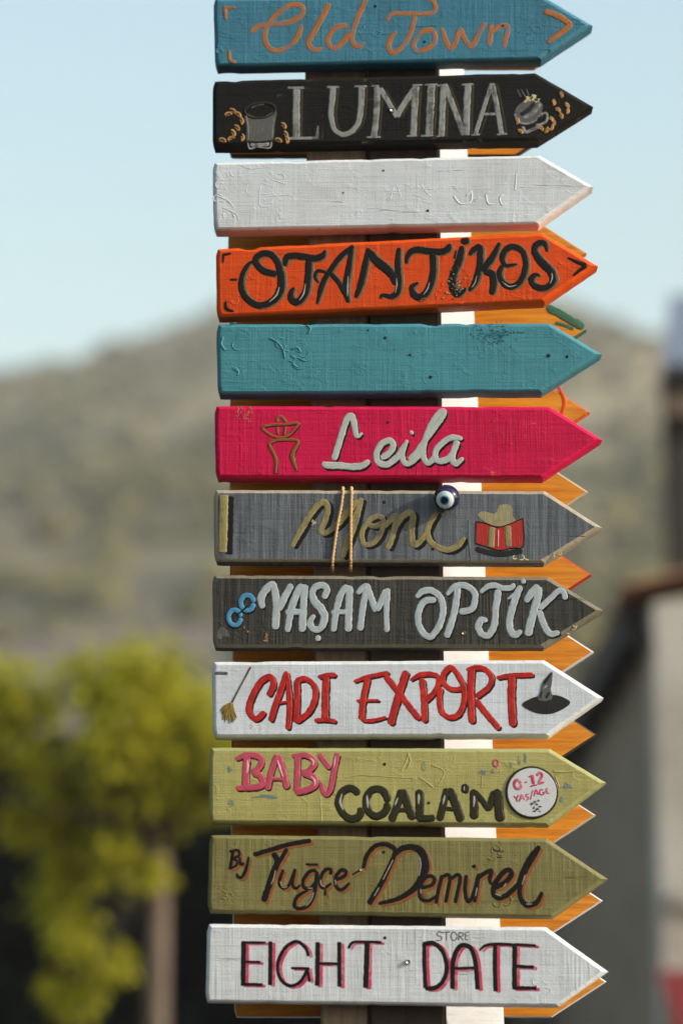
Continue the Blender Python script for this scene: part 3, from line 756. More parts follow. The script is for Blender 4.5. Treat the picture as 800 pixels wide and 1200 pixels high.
S1 = front([(250, -3), (633, -7), (694.5, 29), (634, 79), (252, 87.5)], 'blue', 'blue arrow sign with copper brown script lettering, topmost on the post', 1, [(253, 60, 4, 1)])
A1, A2, A3, A4 = (245, 0), (355, 0), (465, 0), (580, 0)
letters(S1, [
    (A1, [(42, '330,262,40 345,235 390,203 470,188 600,178 700,138 735,80 700,40 620,45 530,110 460,190 435,280 450,350 500,392 570,388 650,340 700,270 722,190,30')]),
    (A2, [(46, '205,25,40 150,130 90,240 45,325 60,375 105,392 150,372,25')]),
    (A2, [(42, '350,205 260,210 195,300 200,350 240,375 310,330 370,240'), (42, '495,-8 420,150 380,290 400,350 440,360 482,335,22')]),
    (A3, [(34, '-80,165,40 -40,110 60,105 150,108 260,105 300,75 290,20 255,-10'), (40, '140,120 115,230 60,340 0,400 -40,412 -65,370 -50,300 -5,245,24')]),
    (A3, [(40, '260,228 180,260 130,340 150,398 210,392 280,350 298,280 268,232 240,236')]),
    (A3, [(42, '345,215,28 375,300 410,375 450,340 490,235 530,310 580,365 630,280 685,175,36')]),
    (A3, [(42, '737,195 715,360'), (40, '722,270,24 780,215 830,200 864,212 852,280 832,375,34')]),
], B_['copper'], h=0.0006)
strokes('corner_mark', S1, A1, [(30, '110,62 205,58,16'), (34, '124,60 130,155,24')], B_['copper'], 0.0006)
strokes('corner_mark', S1, A1, [(32, '155,390,20 165,470 212,485,22')], B_['copper'], 0.0006)
strokes('arrow_mark', S1, A4, [(50, '380,88 460,112 530,150 578,195,44 530,240 405,335,34')], B_['copper'], 0.0007)
def squig(root, reg, mat, spots, h=0.0010, wd=9, seed=1):
    """thick ridges of old paint showing through the top coat"""
    rs = random.Random(seed); data = []
    for (x, y, r) in spots:
        a = rs.uniform(0, 6.28); da = rs.uniform(2.0, 4.6)
        data.append((wd * rs.uniform(0.7, 1.4), ell(x, y, r, r * rs.uniform(0.5, 1.1), 7, a, a + da, rs.uniform(-.6, .6))))
    return strokes('paint_ridge', root, reg, data, mat, h)
squig(S1, A4, PAINT['blue'], [(190, 240, 30), (260, 240, 34), (300, 260, 42), (275, 310, 36), (310, 320, 30), (380, 180, 24), (300, 165, 20), (330, 230, 30)], seed=2)
squig(S1, A2, PAINT['blue'], [(455, 240, 26), (520, 260, 46), (570, 260, 30), (500, 210, 30), (490, 415, 40), (600, 230, 22)], seed=3)
squig(S1, A1, PAINT['blue'], [(90, 350, 26), (80, 400, 22)], seed=4, wd=14, h=0.0016)
strokes('paint_ridge', S1, A4, [(8, '540,145 620,150 665,165'), (8, '585,185 650,185 700,190'), (7, '350,385 430,390 440,410')], PAINT['blue'], 0.0014)
hole(S1, 439.5, 7.5, 0.0032); hole(S1, 497, 49, 0.0028); hole(S1, 589, 30)

S2 = front([(249.4, 94), (627, 84.4), (695, 124), (631, 173.6), (249, 180)], 'black', 'black arrow sign with silver capitals, a painted glass, cup and coffee beans', 2, [(560, 84, 20, -0.5)])
B1, B2, B3, B4 = (245, 90), (355, 90), (465, 90), (580, 90)
letters(S2, [
    (B1, [(56, '682,95 680,280 678,478'), (18, '612,86 745,86'), (22, '618,480 740,480 850,478'), (20, '842,475,30 850,380,8')]),
    (B2, [(50, '235,80 225,200,46 218,310,44 245,410,38 310,452,36 372,430,38 425,370,42 448,260,46 457,80'), (16, '182,80 282,80'), (16, '398,75 500,74')]),
    (B2, [(50, '578,78 570,280 552,472'), (14, '492,472 605,470'), (14, '533,72 595,72'), (40, '600,90 660,190 732,315'), (46, '728,312 800,190 885,72'), (52, '880,72 868,260 858,458'), (12, '805,464 890,460'), (13, '850,64 932,64')]),
    (B3, [(60, '268,62 258,250 248,460'), (14, '182,462 285,458'), (13, '213,64 316,58')]),
    (B3, [(50, '362,66 352,260 345,462'), (44, '372,60 440,240 522,458'), (54, '552,60 543,260 536,458'), (14, '502,62 596,56'), (12, '302,466 370,460'), (12, '308,72 392,58')]),
    (B3, [(34, '738,50 690,200 608,455'), (12, '572,456 646,450'), (40, '742,50 785,270 815,448'), (20, '672,292 790,290'), (12, '775,452 858,446')]),
], B_['silver'], B_['olshade'], (5.5, 0.6), h=0.0009, flat=True, sg=0.45)
g = fill('painted_glass', S2, B1, '285,290 400,322 522,268 512,380 496,498 400,512 300,508 292,400', B_['smoke'], 0.0005)
strokes('glass_rim', S2, B1, [(14, ell(400, 262, 122, 58, 14, 0, 6.2832, -0.10))], B_['glassd'], 0.0009, parent=g)
strokes('glass_shadow_line', S2, B1, [(14, '285,295 330,322 400,325 470,305 522,262'), (16, '300,508 400,512 495,500')], B_['ink'], 0.0008, parent=g)
strokes('glass_base', S2, B1, [(12, '302,515 318,562 380,548 470,556 488,508'), (40, '320,530 470,522')], B_['silver'], 0.0005, parent=g)
strokes('glass_shine', S2, B1, [(8, '290,300 305,400 308,490'), (5, '505,310 492,480'), (5, '330,245 380,222 430,215')], B_['silver'], 0.0009, parent=g)
for (x, y, rot) in ((180, 272, .5), (222, 300, .6), (246, 345, 1.2), (212, 402, .7), (182, 442, .9), (252, 472, 1.5), (172, 490, -.5), (100, 502, .2), (575, 385, .8), (590, 452, 1.1), (536, 502, .3), (600, 492, 1.3), (150, 300, -.3)):
    strokes('painted_bean', S2, B1, [(15, ell(x, y, 26, 20, 8, 3.4, 6.6, rot)), (6, ell(x - 4, y + 8, 14, 9, 6, 3.2, 6.4, rot))], B_['gold'], 0.0009)
cu = fill('painted_cup', S2, B4, '150,300 165,240 230,190 320,180 370,220 350,300 290,365 215,370 170,345', B_['ash'], 0.0005)
strokes('cup_outline', S2, B4, [(16, '150,290 170,345 230,368 300,350 345,300'), (20, '345,300 395,285 400,340 350,375 310,375'), (26, '210,388 235,430 285,415 350,385'), (30, '215,320 290,290 350,210')], B_['silver'], 0.0008, parent=cu)
strokes('cup_shadow', S2, B4, [(34, '195,300 250,265 310,205'), (22, '325,330 370,310')], B_['soot'], 0.0009, parent=cu)
for (x, y, r) in ((260, 170, 24), (300, 172, 28), (325, 185, 20), (240, 190, 14)): dab(S2, B4, x, y, r, r * .85, B_['cream'], 'foam', 0.0010, parent=cu)
strokes('steam', S2, B4, [(9, '170,95 200,160'), (9, '200,98 235,160'), (8, '240,95 262,150')], B_['smoke'], 0.0004, parent=cu)
for (x, y, rot) in ((505, 140, .9), (447, 200, 1), (552, 228, .6), (555, 265, 1.2), (482, 265, .2), (505, 308, .8), (432, 335, .5), (446, 360, 1.5), (430, 395, 2), (392, 410, 1.6), (350, 408, .4), (190, 432, .2), (165, 345, 1.2)):
    strokes('painted_bean', S2, B4, [(18, ell(x, y, 20, 17, 8, 3.6, 7.0, rot)), (9, ell(x - 2, y + 4, 10, 8, 6, 3.0, 6.8, rot))], B_['gold'], 0.0010)
screw(S2, 459.5, 129.3, STEEL, 0.0045, 0.0018)

S3 = front([(249, 189.5), (632, 181), (695, 218), (631.5, 271), (250.5, 278)], 'white', 'blank white arrow sign with faint ridges of old lettering under the paint', 3, cht=4.0)
W1, W2, W3 = (245, 180), (400, 180), (540, 180)
strokes('paint_ridge', S3, W1, [(9, '400,250 395,400 470,410'), (7, '398,320 460,315'), (6, '60,330 150,370 190,420'), (6, '100,420 210,470 230,520'), (7, '240,90 330,120 400,110'), (6, '480,200 600,240'), (6, '90,480 160,440 200,500'), (7, '500,330 640,320')], PAINT['white'], 0.0012)
strokes('paint_ridge', S3, W2, [(7, '380,360 420,240 470,350'), (6, '400,310 460,310'), (6, '100,270 170,290'), (7, '620,240 690,330 760,300'), (6, '560,320 640,345'), (6, '200,430 320,420')], PAINT['white'], 0.0010)
strokes('paint_ridge', S3, W3, [(14, '40,330 80,300 70,380 -10,390 -60,330'), (12, '230,300 195,320 210,390 250,395'), (12, '330,320 300,350 320,400 350,385'), (10, '430,150 420,290'), (8, '100,360 150,340')], PAINT['white'], 0.0016)
squig(S3, W1, PAINT['white'], [(90, 240, 40), (70, 350, 36), (150, 480, 40), (200, 150, 40), (330, 280, 40), (560, 180, 30)], seed=8, wd=8)
hole(S3, 449, 200, 0.0022); hole(S3, 501, 247, 0.0028); hole(S3, 402, 226, 0.0018)

S4 = front([(252.8, 291), (635, 272), (700.6, 311), (638, 361), (254, 378.7)], 'orange', 'bright orange arrow sign with thick black lettering', 4, [(292, 290, 9, 3.0)])
C1, C2, C3, C4 = (245, 280), (355, 280), (465, 275), (580, 270)
letters(S4, [
    (C1, [(46, '352,168,14 300,205,28 258,290,36 252,380 290,465 370,515 450,508 520,460,52 558,390,56 562,300,56 540,200 490,128 430,112 372,140 366,190 410,240 470,264 530,272,40')]),
    (C1, [(46, '592,215,24 602,150 650,130 750,140 823,152 883,132 908,85,14'), (50, '778,165 772,300 757,400 720,468 680,492 640,468 642,410,36 668,380,12')]),
    (C2, [(38, '108,512,12 135,400 170,310 215,240 290,140 395,52,30'), (24, '175,258 112,250 95,300 122,345,12'), (34, '215,270 270,330 310,400 352,470'), (46, '380,72,30 352,250 332,380 352,500,26')]),
    (C2, [(46, '408,462,26 450,350 480,220 512,70,34'), (56, '512,90,40 570,170,60 650,235,62 705,300,52 725,360'), (46, '748,66,30 738,200 748,330 735,412 690,450,38 620,438,26 600,470,10')]),
    (C3, [(46, '70,228,20 85,160,36 140,118 250,128 350,132 400,105 408,68,26'), (50, '278,140 284,260 268,360 230,448 180,488 130,468 116,408,36 168,372,12')]),
    (C3, [(50, '508,85,36 490,180 450,280 425,370 440,440 480,460 540,415,16'), (22, '460,120,10 446,190,20'), (46, '495,50 565,50')]),
    (C3, [(44, '560,162,20 600,115 655,80,30'), (46, '652,80 645,230 612,360 560,442,20'), (46, '800,60,22 740,180 660,285'), (54, '672,290,34 740,308 752,380 735,470,40')]),
    (C4, [(42, '170,262,14 75,272,30 55,205 90,142 150,128 212,170 236,260 215,360 170,420 110,440 50,400 32,330 55,272,28')]),
    (C4, [(44, '402,168,14 385,102,36 340,98 305,140 320,200,52 370,260,56 430,320,56 450,380,52 420,432 360,450 300,430 280,380 310,345,30 350,355,10')]),
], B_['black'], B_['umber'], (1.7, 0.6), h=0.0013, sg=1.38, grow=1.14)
strokes('corner_mark', S4, C1, [(24, '105,125 178,113,14'), (24, '114,122 112,185,12')], B_['black'], 0.0009)
strokes('corner_mark', S4, C1, [(30, '132,485,18 138,545 195,565,14')], B_['black'], 0.0009)
strokes('dash_mark', S4, C1, [(20, '162,318 225,318')], B_['dred'], 0.0006)
strokes('arrow_mark', S4, C4, [(28, '565,212,12 640,248 702,276,34 660,310 606,355,14')], B_['black'], 0.0009)
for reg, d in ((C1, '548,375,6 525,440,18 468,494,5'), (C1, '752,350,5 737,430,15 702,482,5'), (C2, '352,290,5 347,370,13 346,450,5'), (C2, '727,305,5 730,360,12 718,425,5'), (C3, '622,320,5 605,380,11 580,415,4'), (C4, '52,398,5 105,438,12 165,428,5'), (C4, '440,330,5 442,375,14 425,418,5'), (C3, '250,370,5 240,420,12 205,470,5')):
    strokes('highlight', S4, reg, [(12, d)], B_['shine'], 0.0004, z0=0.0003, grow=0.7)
squig(S4, C3, PAINT['orange'], [(350, 480, 44), (330, 470, 30), (210, 520, 30), (480, 520, 30), (370, 380, 26)], seed=12, wd=10, h=0.0013)
squig(S4, C1, PAINT['orange'], [(340, 280, 30), (400, 400, 26), (160, 340, 40), (440, 340, 22), (200, 480, 30)], seed=13, wd=8, h=0.001)
for k in range(46):
    x = RSL.gauss(465, 40); y = RSL.gauss(400, 60)
    if 240 < y < 500: dab(S4, C3, x, y, RSL.uniform(3, 7), RSL.uniform(3, 6), B_['shine'] if k % 2 else B_['umber'], 'paint_speck', 0.0010, z0=0.0006)

S5 = front([(253.6, 379), (644, 378), (705, 414.7), (635, 466.3), (255, 468.6)], 'teal', 'blank teal arrow sign with lumpy paint and nail holes', 5, [(507, 378, 7, 4.0), (560, 466, 12, 1.2)])
T1, T2, T3 = (245, 375), (380, 375), (560, 375)
strokes('paint_ridge', S5, T1, [(20, '110,130 95,190 130,240'), (14, '470,140 540,180 580,240 590,300'), (12, '520,170 560,210'), (16, '760,40 790,70 770,110'), (20, '640,230 690,215 715,255'), (14, '700,300 760,325'), (16, '650,340 690,370 720,350'), (10, '160,30 215,22'), (12, '195,385 235,408')], PAINT['teal'], 0.0030)
squig(S5, T1, PAINT['teal'], [(660, 260, 50), (700, 340, 44), (620, 220, 34), (560, 180, 40), (740, 260, 40), (220, 200, 40), (200, 410, 30), (690, 230, 26), (640, 300, 30)], seed=15, wd=12, h=0.002)
for k in range(70):
    x = RSL.gauss(150, 80); y = 110 + RSL.gauss(0, 36)
    dab(S5, T3, x, y, RSL.uniform(3, 8), RSL.uniform(3, 6), PAINT['teal'], 'paint_speck', 0.0012)
for (x, y, r) in ((451, 396, .0032), (642, 417, .0042), (664, 418, .003), (504, 442, .0034), (480, 416, .0026), (431, 387, .002)): hole(S5, x, y, r)
strokes('paint_ridge', S5, T2, [(7, ell(830, 450, 60, 60, 10, 2.2, 6.9)), (10, '640,270 690,285')], PAINT['teal'], 0.0010)

S6 = front([(251.4, 475), (644.4, 476), (705.3, 514.7), (636.5, 566), (252.6, 566)], 'pink', 'crimson pink arrow sign with pale grey script and a brown lamp figure', 6)
D0, D1, D2 = (285, 475), (375, 475), (465, 475)
letters(S6, [
    (D1, [(46, '330,215,14 285,240,34 265,150 245,85 208,110 160,250 105,430'), (50, '25,440,40 50,468 150,470 250,480 330,470 385,430,30')]),
    (D1, [(46, '478,412 540,370 570,310 540,275 480,300 440,370 450,440 510,465 570,430 620,380 665,300,36')]),
    (D1, [(40, '680,270,26 640,370 650,440 690,455 750,410 800,365'), (38, '700,222 725,204')]),
    (D2, [(42, '90,430 150,370 220,270 310,150 362,70 356,42,36 310,80 250,180 210,300 205,400 240,450 300,400')]),
    (D2, [(44, '512,262,26 440,250 370,280 300,360 310,430 370,430 430,380 475,275'), (46, '468,275 430,400 455,455 518,410,26')]),
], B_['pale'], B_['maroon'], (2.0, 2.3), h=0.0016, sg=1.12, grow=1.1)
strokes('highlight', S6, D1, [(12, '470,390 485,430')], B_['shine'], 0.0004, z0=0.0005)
f_ = strokes('painted_lamp_figure', S6, D0, [(22, '262,132 270,95 302,90 338,135'), (20, '160,165 240,152 330,150 428,140 400,190 350,235 290,255 220,235 150,180 175,152'), (18, '265,165 272,232'), (18, '332,165 320,235'),
    (24, '192,312 230,282 300,270 400,270 428,290 388,370,34 388,430,34 424,515,12'), (24, '200,305 245,390 258,450 252,535,16'), (16, '280,255 295,275')], B_['rust'], 0.0009)
strokes('figure_shade', S6, D0, [(14, '192,312 230,282 300,270 400,270 428,290 388,370,28 388,430,28 424,515,8'), (16, '200,305 245,390 258,450 252,535,10'), (14, '160,165 240,152 330,150 428,140 400,190 350,235 290,255')], B_['dred'], 0.0003, off=(1.6, 1.2), parent=f_)
for k in range(26):
    dab(S6, D0, RSL.gauss(20, 34), abs(RSL.gauss(30, 60)) + 12, RSL.uniform(2, 6), RSL.uniform(4, 14), B_['gold'], 'paint_speck', 0.0003)
hole(S6, 454, 495, 0.0030)

S7 = front([(250.2, 573.4), (638, 574.7), (705.3, 617.8), (637.5, 664.7), (251.2, 663)], 'grey', 'weathered grey arrow sign with khaki script and a red striped gift box', 7, edge=EDGE_CREAM)
E1, E2, E3, E4 = (245, 575), (335, 575), (440, 575), (540, 575)
strokes('bar_mark', S7, E1, [(72, '115,32 110,250 104,486')], B_['khaki'], 0.0012, flat=True)
strokes('bar_shade', S7, E1, [(60, '118,32 113,250 107,490')], B_['ink'], 0.0001, off=(7.5, 1.5), flat=True)
letters(S7, [
    (E2, [(50, '45,440,36 110,320 180,200 250,112 302,92 325,140 300,240 270,312 312,328,44 400,262 480,172 560,75,36'), (54, '588,55,40 560,160 520,300 470,430 438,525,40')]),
    (E2, [(42, '778,235,34 700,278 640,258 662,220 720,200 758,232 740,330 680,408 612,418 590,350 612,280 655,235')]),
    (E3, [(50, '65,285,36 150,200 160,240 130,350 90,458'), (50, '150,300,30 200,212 260,172 290,200 280,300 290,418 340,400 395,325,36')]),
    (E3, [(48, '482,165,36 430,240 400,320 430,400 500,450 580,460 650,420 694,362,28')]),
], B_['khaki'], B_['ink'], (4.2, 2.4), h=0.0012, sg=1.0)
gb = fill('painted_gift_box', S7, E4, '118,236 200,255 290,285 390,255 482,212 486,432 400,446 300,466 200,436 115,410', B_['brick'], 0.0004, smooth=False)
strokes('gift_stripe', S7, E4, [(52, '240,283 232,446')], B_['khaki'], 0.0008, flat=True, parent=gb)
strokes('gift_stripe', S7, E4, [(50, '362,272 370,442')], B_['khaki'], 0.0008, flat=True, parent=gb)
strokes('gift_outline', S7, E4, [(8, '118,240 200,258 290,286 390,256 482,214'), (8, '484,216 486,430 400,448 300,466 200,438 114,412'), (7, '118,240 114,410')], B_['ink'], 0.0010, parent=gb)
strokes('gift_shine', S7, E4, [(7, '290,305 288,440')], B_['roseshine'], 0.0009, parent=gb)
fill('gift_wrap', S7, E4, '130,195 165,162 262,176 300,116 362,106 402,135 400,195 424,236 360,262 290,278 200,252', B_['cream2'], 0.0004, parent=gb)
strokes('gift_shadow', S7, E4, [(46, '110,452 200,480 320,495 480,470')], B_['soot'], 0.00025, parent=gb)
strokes('paint_drip', S7, E4, [(17, '58,225,6 62,400 80,560,8')], PAINT['grey'], 0.0006)
squig(S7, E4, B_['cream'], [(420, 520, 18), (470, 525, 20), (510, 530, 16), (740, 500, 20), (770, 490, 14)], seed=21, wd=9, h=0.001)
squig(S7, E2, B_['cream'], [(200, 245, 20), (220, 240, 16)], seed=22, wd=8, h=0.001)
hole(S7, 450, 588.5, 0.003); hole(S7, 507, 643.5, 0.003)

S8 = front([(248.8, 673.2), (642, 675.6), (707, 715.3), (637.5, 763), (249.5, 763)], 'char', 'charcoal streaked arrow sign with pale capitals and blue chain links', 8, edge=EDGE_TAN)
F1, F2, F3, F4 = (255, 675), (355, 675), (475, 675), (570, 675)
ch = strokes('painted_chain_link', S8, F1, [(40, ell(230, 210, 50, 60, 14))], B_['sea'], 0.0012)
strokes('painted_chain_link', S8, F1, [(38, ell(132, 325, 48, 60, 14))], B_['sea'], 0.0012)
strokes('chain_shade', S8, F1, [(46, ell(238, 218, 50, 60, 14)), (44, ell(138, 332, 48, 60, 14))], B_['ink'], 0.0003, parent=ch)
strokes('chain_join', S8, F1, [(14, '235,235 190,275 150,310')], B_['ink'], 0.0009, z0=0.0006, parent=ch)
letters(S8, [
    (F1, [(56, '350,255,40 340,170 380,100 430,72,50 452,160 458,250 448,418'), (54, '578,62,46 520,170 468,270')]),
    (F1, [(52, '668,68 620,130 570,270 543,440,44'), (54, '678,66 668,250 656,438'), (44, '525,282 660,280')]),
    (F2, [(48, '158,178,44 185,112 160,75 100,82 70,130 90,200,56 150,270,60 165,340,56 130,410 75,412 55,360 88,302,26'), (40, '118,462 114,510')]),
    (F2, [(48, '352,76 300,130 260,260 233,436,44'), (54, '362,74 356,250 350,436'), (34, '215,285 350,280')]),
    (F2, [(48, '418,140,30 465,95 502,88 472,200 442,428'), (48, '502,95 570,280'), (46, '572,275 652,105'), (44, '660,95 650,250 652,440,36')]),
    (F3, [(48, '78,168,30 140,118 210,118 270,170 292,260 270,370 220,450 185,478,44 130,440 95,350 110,250 160,192 238,190,44')]),
    (F3, [(46, '318,150,26 380,85 460,75 530,120 540,190 510,260 415,280'), (50, '405,85 385,250 350,380 315,482')]),
    (F3, [(40, '580,132,26 640,82 700,75 760,95 823,90 848,58,24'), (50, '722,105 702,250 690,380 650,458 600,458 565,400 590,345 640,350,24')]),
    (F4, [(52, '268,76,40 230,150 195,260 175,360 190,440 225,458 272,425,26'), (28, '235,125 160,182,14'), (38, '264,42 304,42')]),
    (F4, [(54, '300,205,36 350,130 404,72,46'), (58, '402,80 392,180 360,290 316,470'), (42, '612,186,38 600,130 560,118 490,180 405,258'), (48, '405,268 440,370 490,450 568,440,30')]),
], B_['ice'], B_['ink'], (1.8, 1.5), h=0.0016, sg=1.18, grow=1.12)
screw(S8, 543, 742, BRASS, 0.0035, 0.0012)
squig(S8, F4, EDGE_CREAM, [(670, 395, 28), (690, 390, 18), (625, 460, 14)], seed=31, wd=10, h=0.0014)
for (x, y, rx, ry) in ((380, 470, 10, 22), (375, 505, 14, 8), (210, 400, 6, 10), (235, 435, 6, 8)): dab(S8, F1, x, y, rx, ry, B_['gold'], 'paint_speck', 0.0008)
dab(S8, F1, 40, 450, 45, 40, B_['ash'], 'paint_dab', 0.0002)
hole(S8, 546, 697.5, 0.0018)

S9 = front([(248.2, 775), (637, 773), (707, 817.5), (643, 866.5), (249.4, 867.5)], 'white2', 'white arrow sign with red capitals, a broom and a witch hat', 9)
G1, G2, G3, G4 = (250, 775), (340, 775), (440, 775), (555, 775)
br = strokes('painted_broom', S9, G1, [(11, '294,42,14 220,180 145,322,14')], B_['twig'], 0.0009)
rs = random.Random(5)
for k in range(15):
    a = -0.85 + k * 0.125; L_ = rs.uniform(120, 165)
    x1 = 140 - math.sin(a + 0.35) * L_ * 0.62; y1 = 325 + math.cos(a + 0.2) * L_
    strokes('broom_bristle', S9, G1, [(15, '143,322,18 %.0f,%.0f,22 %.0f,%.0f,4' % (143 + (x1 - 143) * .55 - 10, 325 + (y1 - 325) * .5, x1, y1))], B_['straw'] if k % 3 else B_['twig'], 0.0007 + 0.0001 * (k % 3), parent=br)
strokes('paint_smudge', S9, G1, [(26, '10,92 115,95')], B_['ash'], 0.00025)
letters(S9, [
    (G1, [(46, '428,272,40 465,190 455,130 420,122 360,170 300,280 275,380 310,440 350,442 402,390,36')]),
    (G1, [(44, '445,472 480,350 530,210 570,88,26 590,250 592,400 580,535,38'), (18, '490,330 575,315')]),
    (G1, [(46, '652,140 652,320 645,480'), (44, '640,150 720,138 788,200 790,300 740,400 640,475')]),
    (G2, [(38, '215,125,28 290,108 358,106'), (54, '277,115 272,300 270,470'), (34, '188,462 270,458 358,468')]),
    (G2, [(34, '494,160,20 600,122 770,88'), (46, '605,125 568,300 555,460'), (22, '515,308 695,304'), (30, '552,458 640,462 750,435,22')]),
    (G3, [(48, '75,112 180,250 340,455'), (54, '240,70 172,280 112,498')]),
    (G3, [(40, '268,150,14 340,108 430,100 490,130 470,220 385,315'), (48, '360,130 375,300 380,478')]),
    (G3, [(42, '560,205 522,160 530,100 560,60 592,50 640,110 688,210 682,330 640,418 570,436 510,390 495,290 508,200,36'), (38, '520,165 560,205 620,220 695,208')]),
    (G3, [(54, '747,55 738,250 750,486'), (42, '705,68,20 767,52 847,60 900,120 880,200 780,280'), (48, '775,300 877,430 965,530')]),
    (G4, [(38, '175,130,28 280,112 465,104'), (58, '295,110 290,300 302,510')]),
], B_['red'], B_['dred'], (2.0, 1.8), h=0.0014, sg=1.04, grow=1.05)
fill('painted_hat_brim', S9, G4, '376,342 440,292 540,266 660,268 750,318 700,370 600,410 480,402', B_['soot'], 0.0005)
ht = fill('painted_hat_cone', S9, G4, '498,298 515,240 532,170 570,120 612,82 606,180 598,220 612,285 560,310', B_['ash'], 0.0009)
strokes('hat_shade', S9, G4, [(24, '545,175 575,135 608,90,6'), (20, '560,290 590,240'), (14, '515,290 530,230')], B_['soot'], 0.0005, z0=0.0007, parent=ht)
strokes('hat_shine', S9, G4, [(10, '540,215 570,190')], B_['shine'], 0.0005, z0=0.0007, parent=ht)
squig(S9, G1, B_['cream'], [(320, 500, 30), (350, 520, 24), (290, 510, 18)], seed=41, wd=7, h=0.0004)

S10 = front([(245.4, 875.8), (643.6, 877), (710, 917), (643, 970.5), (245, 967)], 'lime', 'lime green arrow sign with pink and dark lettering and a round white badge', 10)
H1, H2, H3, H4 = (265, 875), (375, 880), (475, 880), (580, 880)
letters(S10, [
    (H1, [(52, '162,75 152,200 150,318'), (44, '72,100,26 160,66 250,76 276,120 240,180 195,198'), (46, '205,198 262,230 286,285 235,315 75,325,36')]),
    (H1, [(44, '398,62 350,200 320,340'), (48, '400,62 440,180 474,330'), (24, '350,250 450,252')]),
    (H1, [(44, '558,60 548,355'), (42, '512,72,26 630,70 688,130 640,190 580,206'), (46, '590,206 680,240 692,300 620,340 535,355')]),
    (H2, [(40, '-10,20 30,80 78,140'), (40, '138,15 108,150 82,290 50,338 20,312 8,245,26')]),
], B_['rose'], B_['dred'], (1.2, 1.6), h=0.0015, sg=1.18, grow=1.12)
letters(S10, [
    (H2, [(50, '305,335 240,290 170,320 140,400 170,480 240,528 308,500 312,440')]),
    (H2, [(50, ell(440, 400, 85, 106, 16))]),
    (H2, [(50, '632,300 600,420 550,550'), (56, '640,300 680,420 722,538'), (30, '600,460 690,460')]),
    (H3, [(58, '105,300 108,420 105,545'), (46, '85,525 230,520')]),
    (H3, [(48, '322,290 290,420 258,545'), (60, '335,290 390,420 432,550'), (28, '290,445 380,455')]),
    (H3, [(52, '464,255 460,330')]),
    (H3, [(58, '530,298 532,420 530,532'), (42, '530,310 600,390 648,465'), (44, '642,465 690,310'), (64, '712,296 722,420 738,550')]),
], B_['moss'], B_['mossd'], (0.5, 0.8), h=0.0016, sg=1.24, grow=1.1)
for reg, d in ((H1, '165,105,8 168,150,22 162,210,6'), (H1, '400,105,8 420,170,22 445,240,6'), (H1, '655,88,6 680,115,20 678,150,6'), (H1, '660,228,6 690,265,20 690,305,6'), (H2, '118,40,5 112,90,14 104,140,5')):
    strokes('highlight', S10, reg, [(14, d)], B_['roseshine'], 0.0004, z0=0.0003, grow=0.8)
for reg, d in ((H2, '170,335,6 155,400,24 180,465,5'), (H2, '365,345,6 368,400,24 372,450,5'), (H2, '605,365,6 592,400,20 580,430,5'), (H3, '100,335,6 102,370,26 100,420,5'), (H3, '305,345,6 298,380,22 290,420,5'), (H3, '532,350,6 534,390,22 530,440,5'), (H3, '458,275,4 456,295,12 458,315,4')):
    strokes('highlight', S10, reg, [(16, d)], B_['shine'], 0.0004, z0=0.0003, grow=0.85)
# round badge
bc = P(580 + 285 / Z, 880 + 325 / Z, 0) - Vector(S10.location); br_ = 0.0405
def disc(name, r0, y0, r1, y1, mat, parent):
    n = 48; v = []; f = []
    for rr, yy in ((r0, y0), (r0, y1 * 0.7), (r1, y1)):
        for k in range(n): a = k * 6.2832 / n; v.append(Vector((bc.x + rr * math.cos(a), bc.y + yy, bc.z + rr * math.sin(a))))
    for q in range(2):
        for k in range(n): f.append((q * n + k, q * n + (k + 1) % n, (q + 1) * n + (k + 1) % n, (q + 1) * n + k))
    f.append(tuple(2 * n + k for k in range(n)))
    o = mesh(name, v, f, mat, parent)
    bm = bmesh.new(); bm.from_mesh(o.data); bmesh.ops.recalc_face_normals(bm, faces=bm.faces[:]); bm.to_mesh(o.data); bm.free()
    return o
bd = disc('round_badge', br_, 0.0004, br_ - 0.0012, -0.0024, B_['moss'], S10)
disc('badge_face', br_ - 0.0028, -0.002, br_ - 0.0036, -0.0029, B_['badge'], bd)
YB = -0.0029
def btxt(data, mat=None): strokes('badge_letter', S10, H4, data, mat or B_['magenta'], 0.0004, flat=True, Y=YB, parent=bd)
btxt([(26, ell(175, 262, 26, 34, 12, 0, 6.2832, -0.25))]); btxt([(11, '225,247 252,240')]); btxt([(26, '286,185 300,262'), (14, '258,205 290,190'), (14, '270,278 330,262')])
btxt([(22, '322,195 345,170 366,190 350,225 338,252'), (18, '330,258 384,244')])
btxt([(13, '142,352 166,372'), (13, '184,342 166,372 176,398')]); btxt([(13, '188,396 206,342 228,384'), (8, '195,375 222,368')])
btxt([(11, '262,338 240,342 240,356 258,362 256,378 238,382'), (8, '248,388 246,396')]); btxt([(9, '296,302 272,384')])
btxt([(13, '302,356 316,304 338,344'), (8, '307,335 332,328')]); btxt([(12, '378,302 352,304 346,330 364,342 380,334 378,322 366,324')])
btxt([(12, '392,296 402,334'), (8, '390,298 418,290'), (8, '396,315 416,310'), (8, '402,333 426,326')])
for (x, y, r) in ((285, 412, 15), (335, 388, 12), (310, 402, 16), (325, 418, 12), (300, 445, 14), (350, 436, 12), (325, 455, 18), (305, 472, 10), (348, 470, 10)):
    dab(S10, H4, x, y, r * 0.85, r * 0.62, B_['smoke'] if r > 13 else B_['soot'], 'badge_mark', 0.0003, Y=YB, parent=bd)
strokes('paint_dab', S10, H3, [(15, ell(705, 95, 20, 26, 10))], B_['rose'], 0.0007)
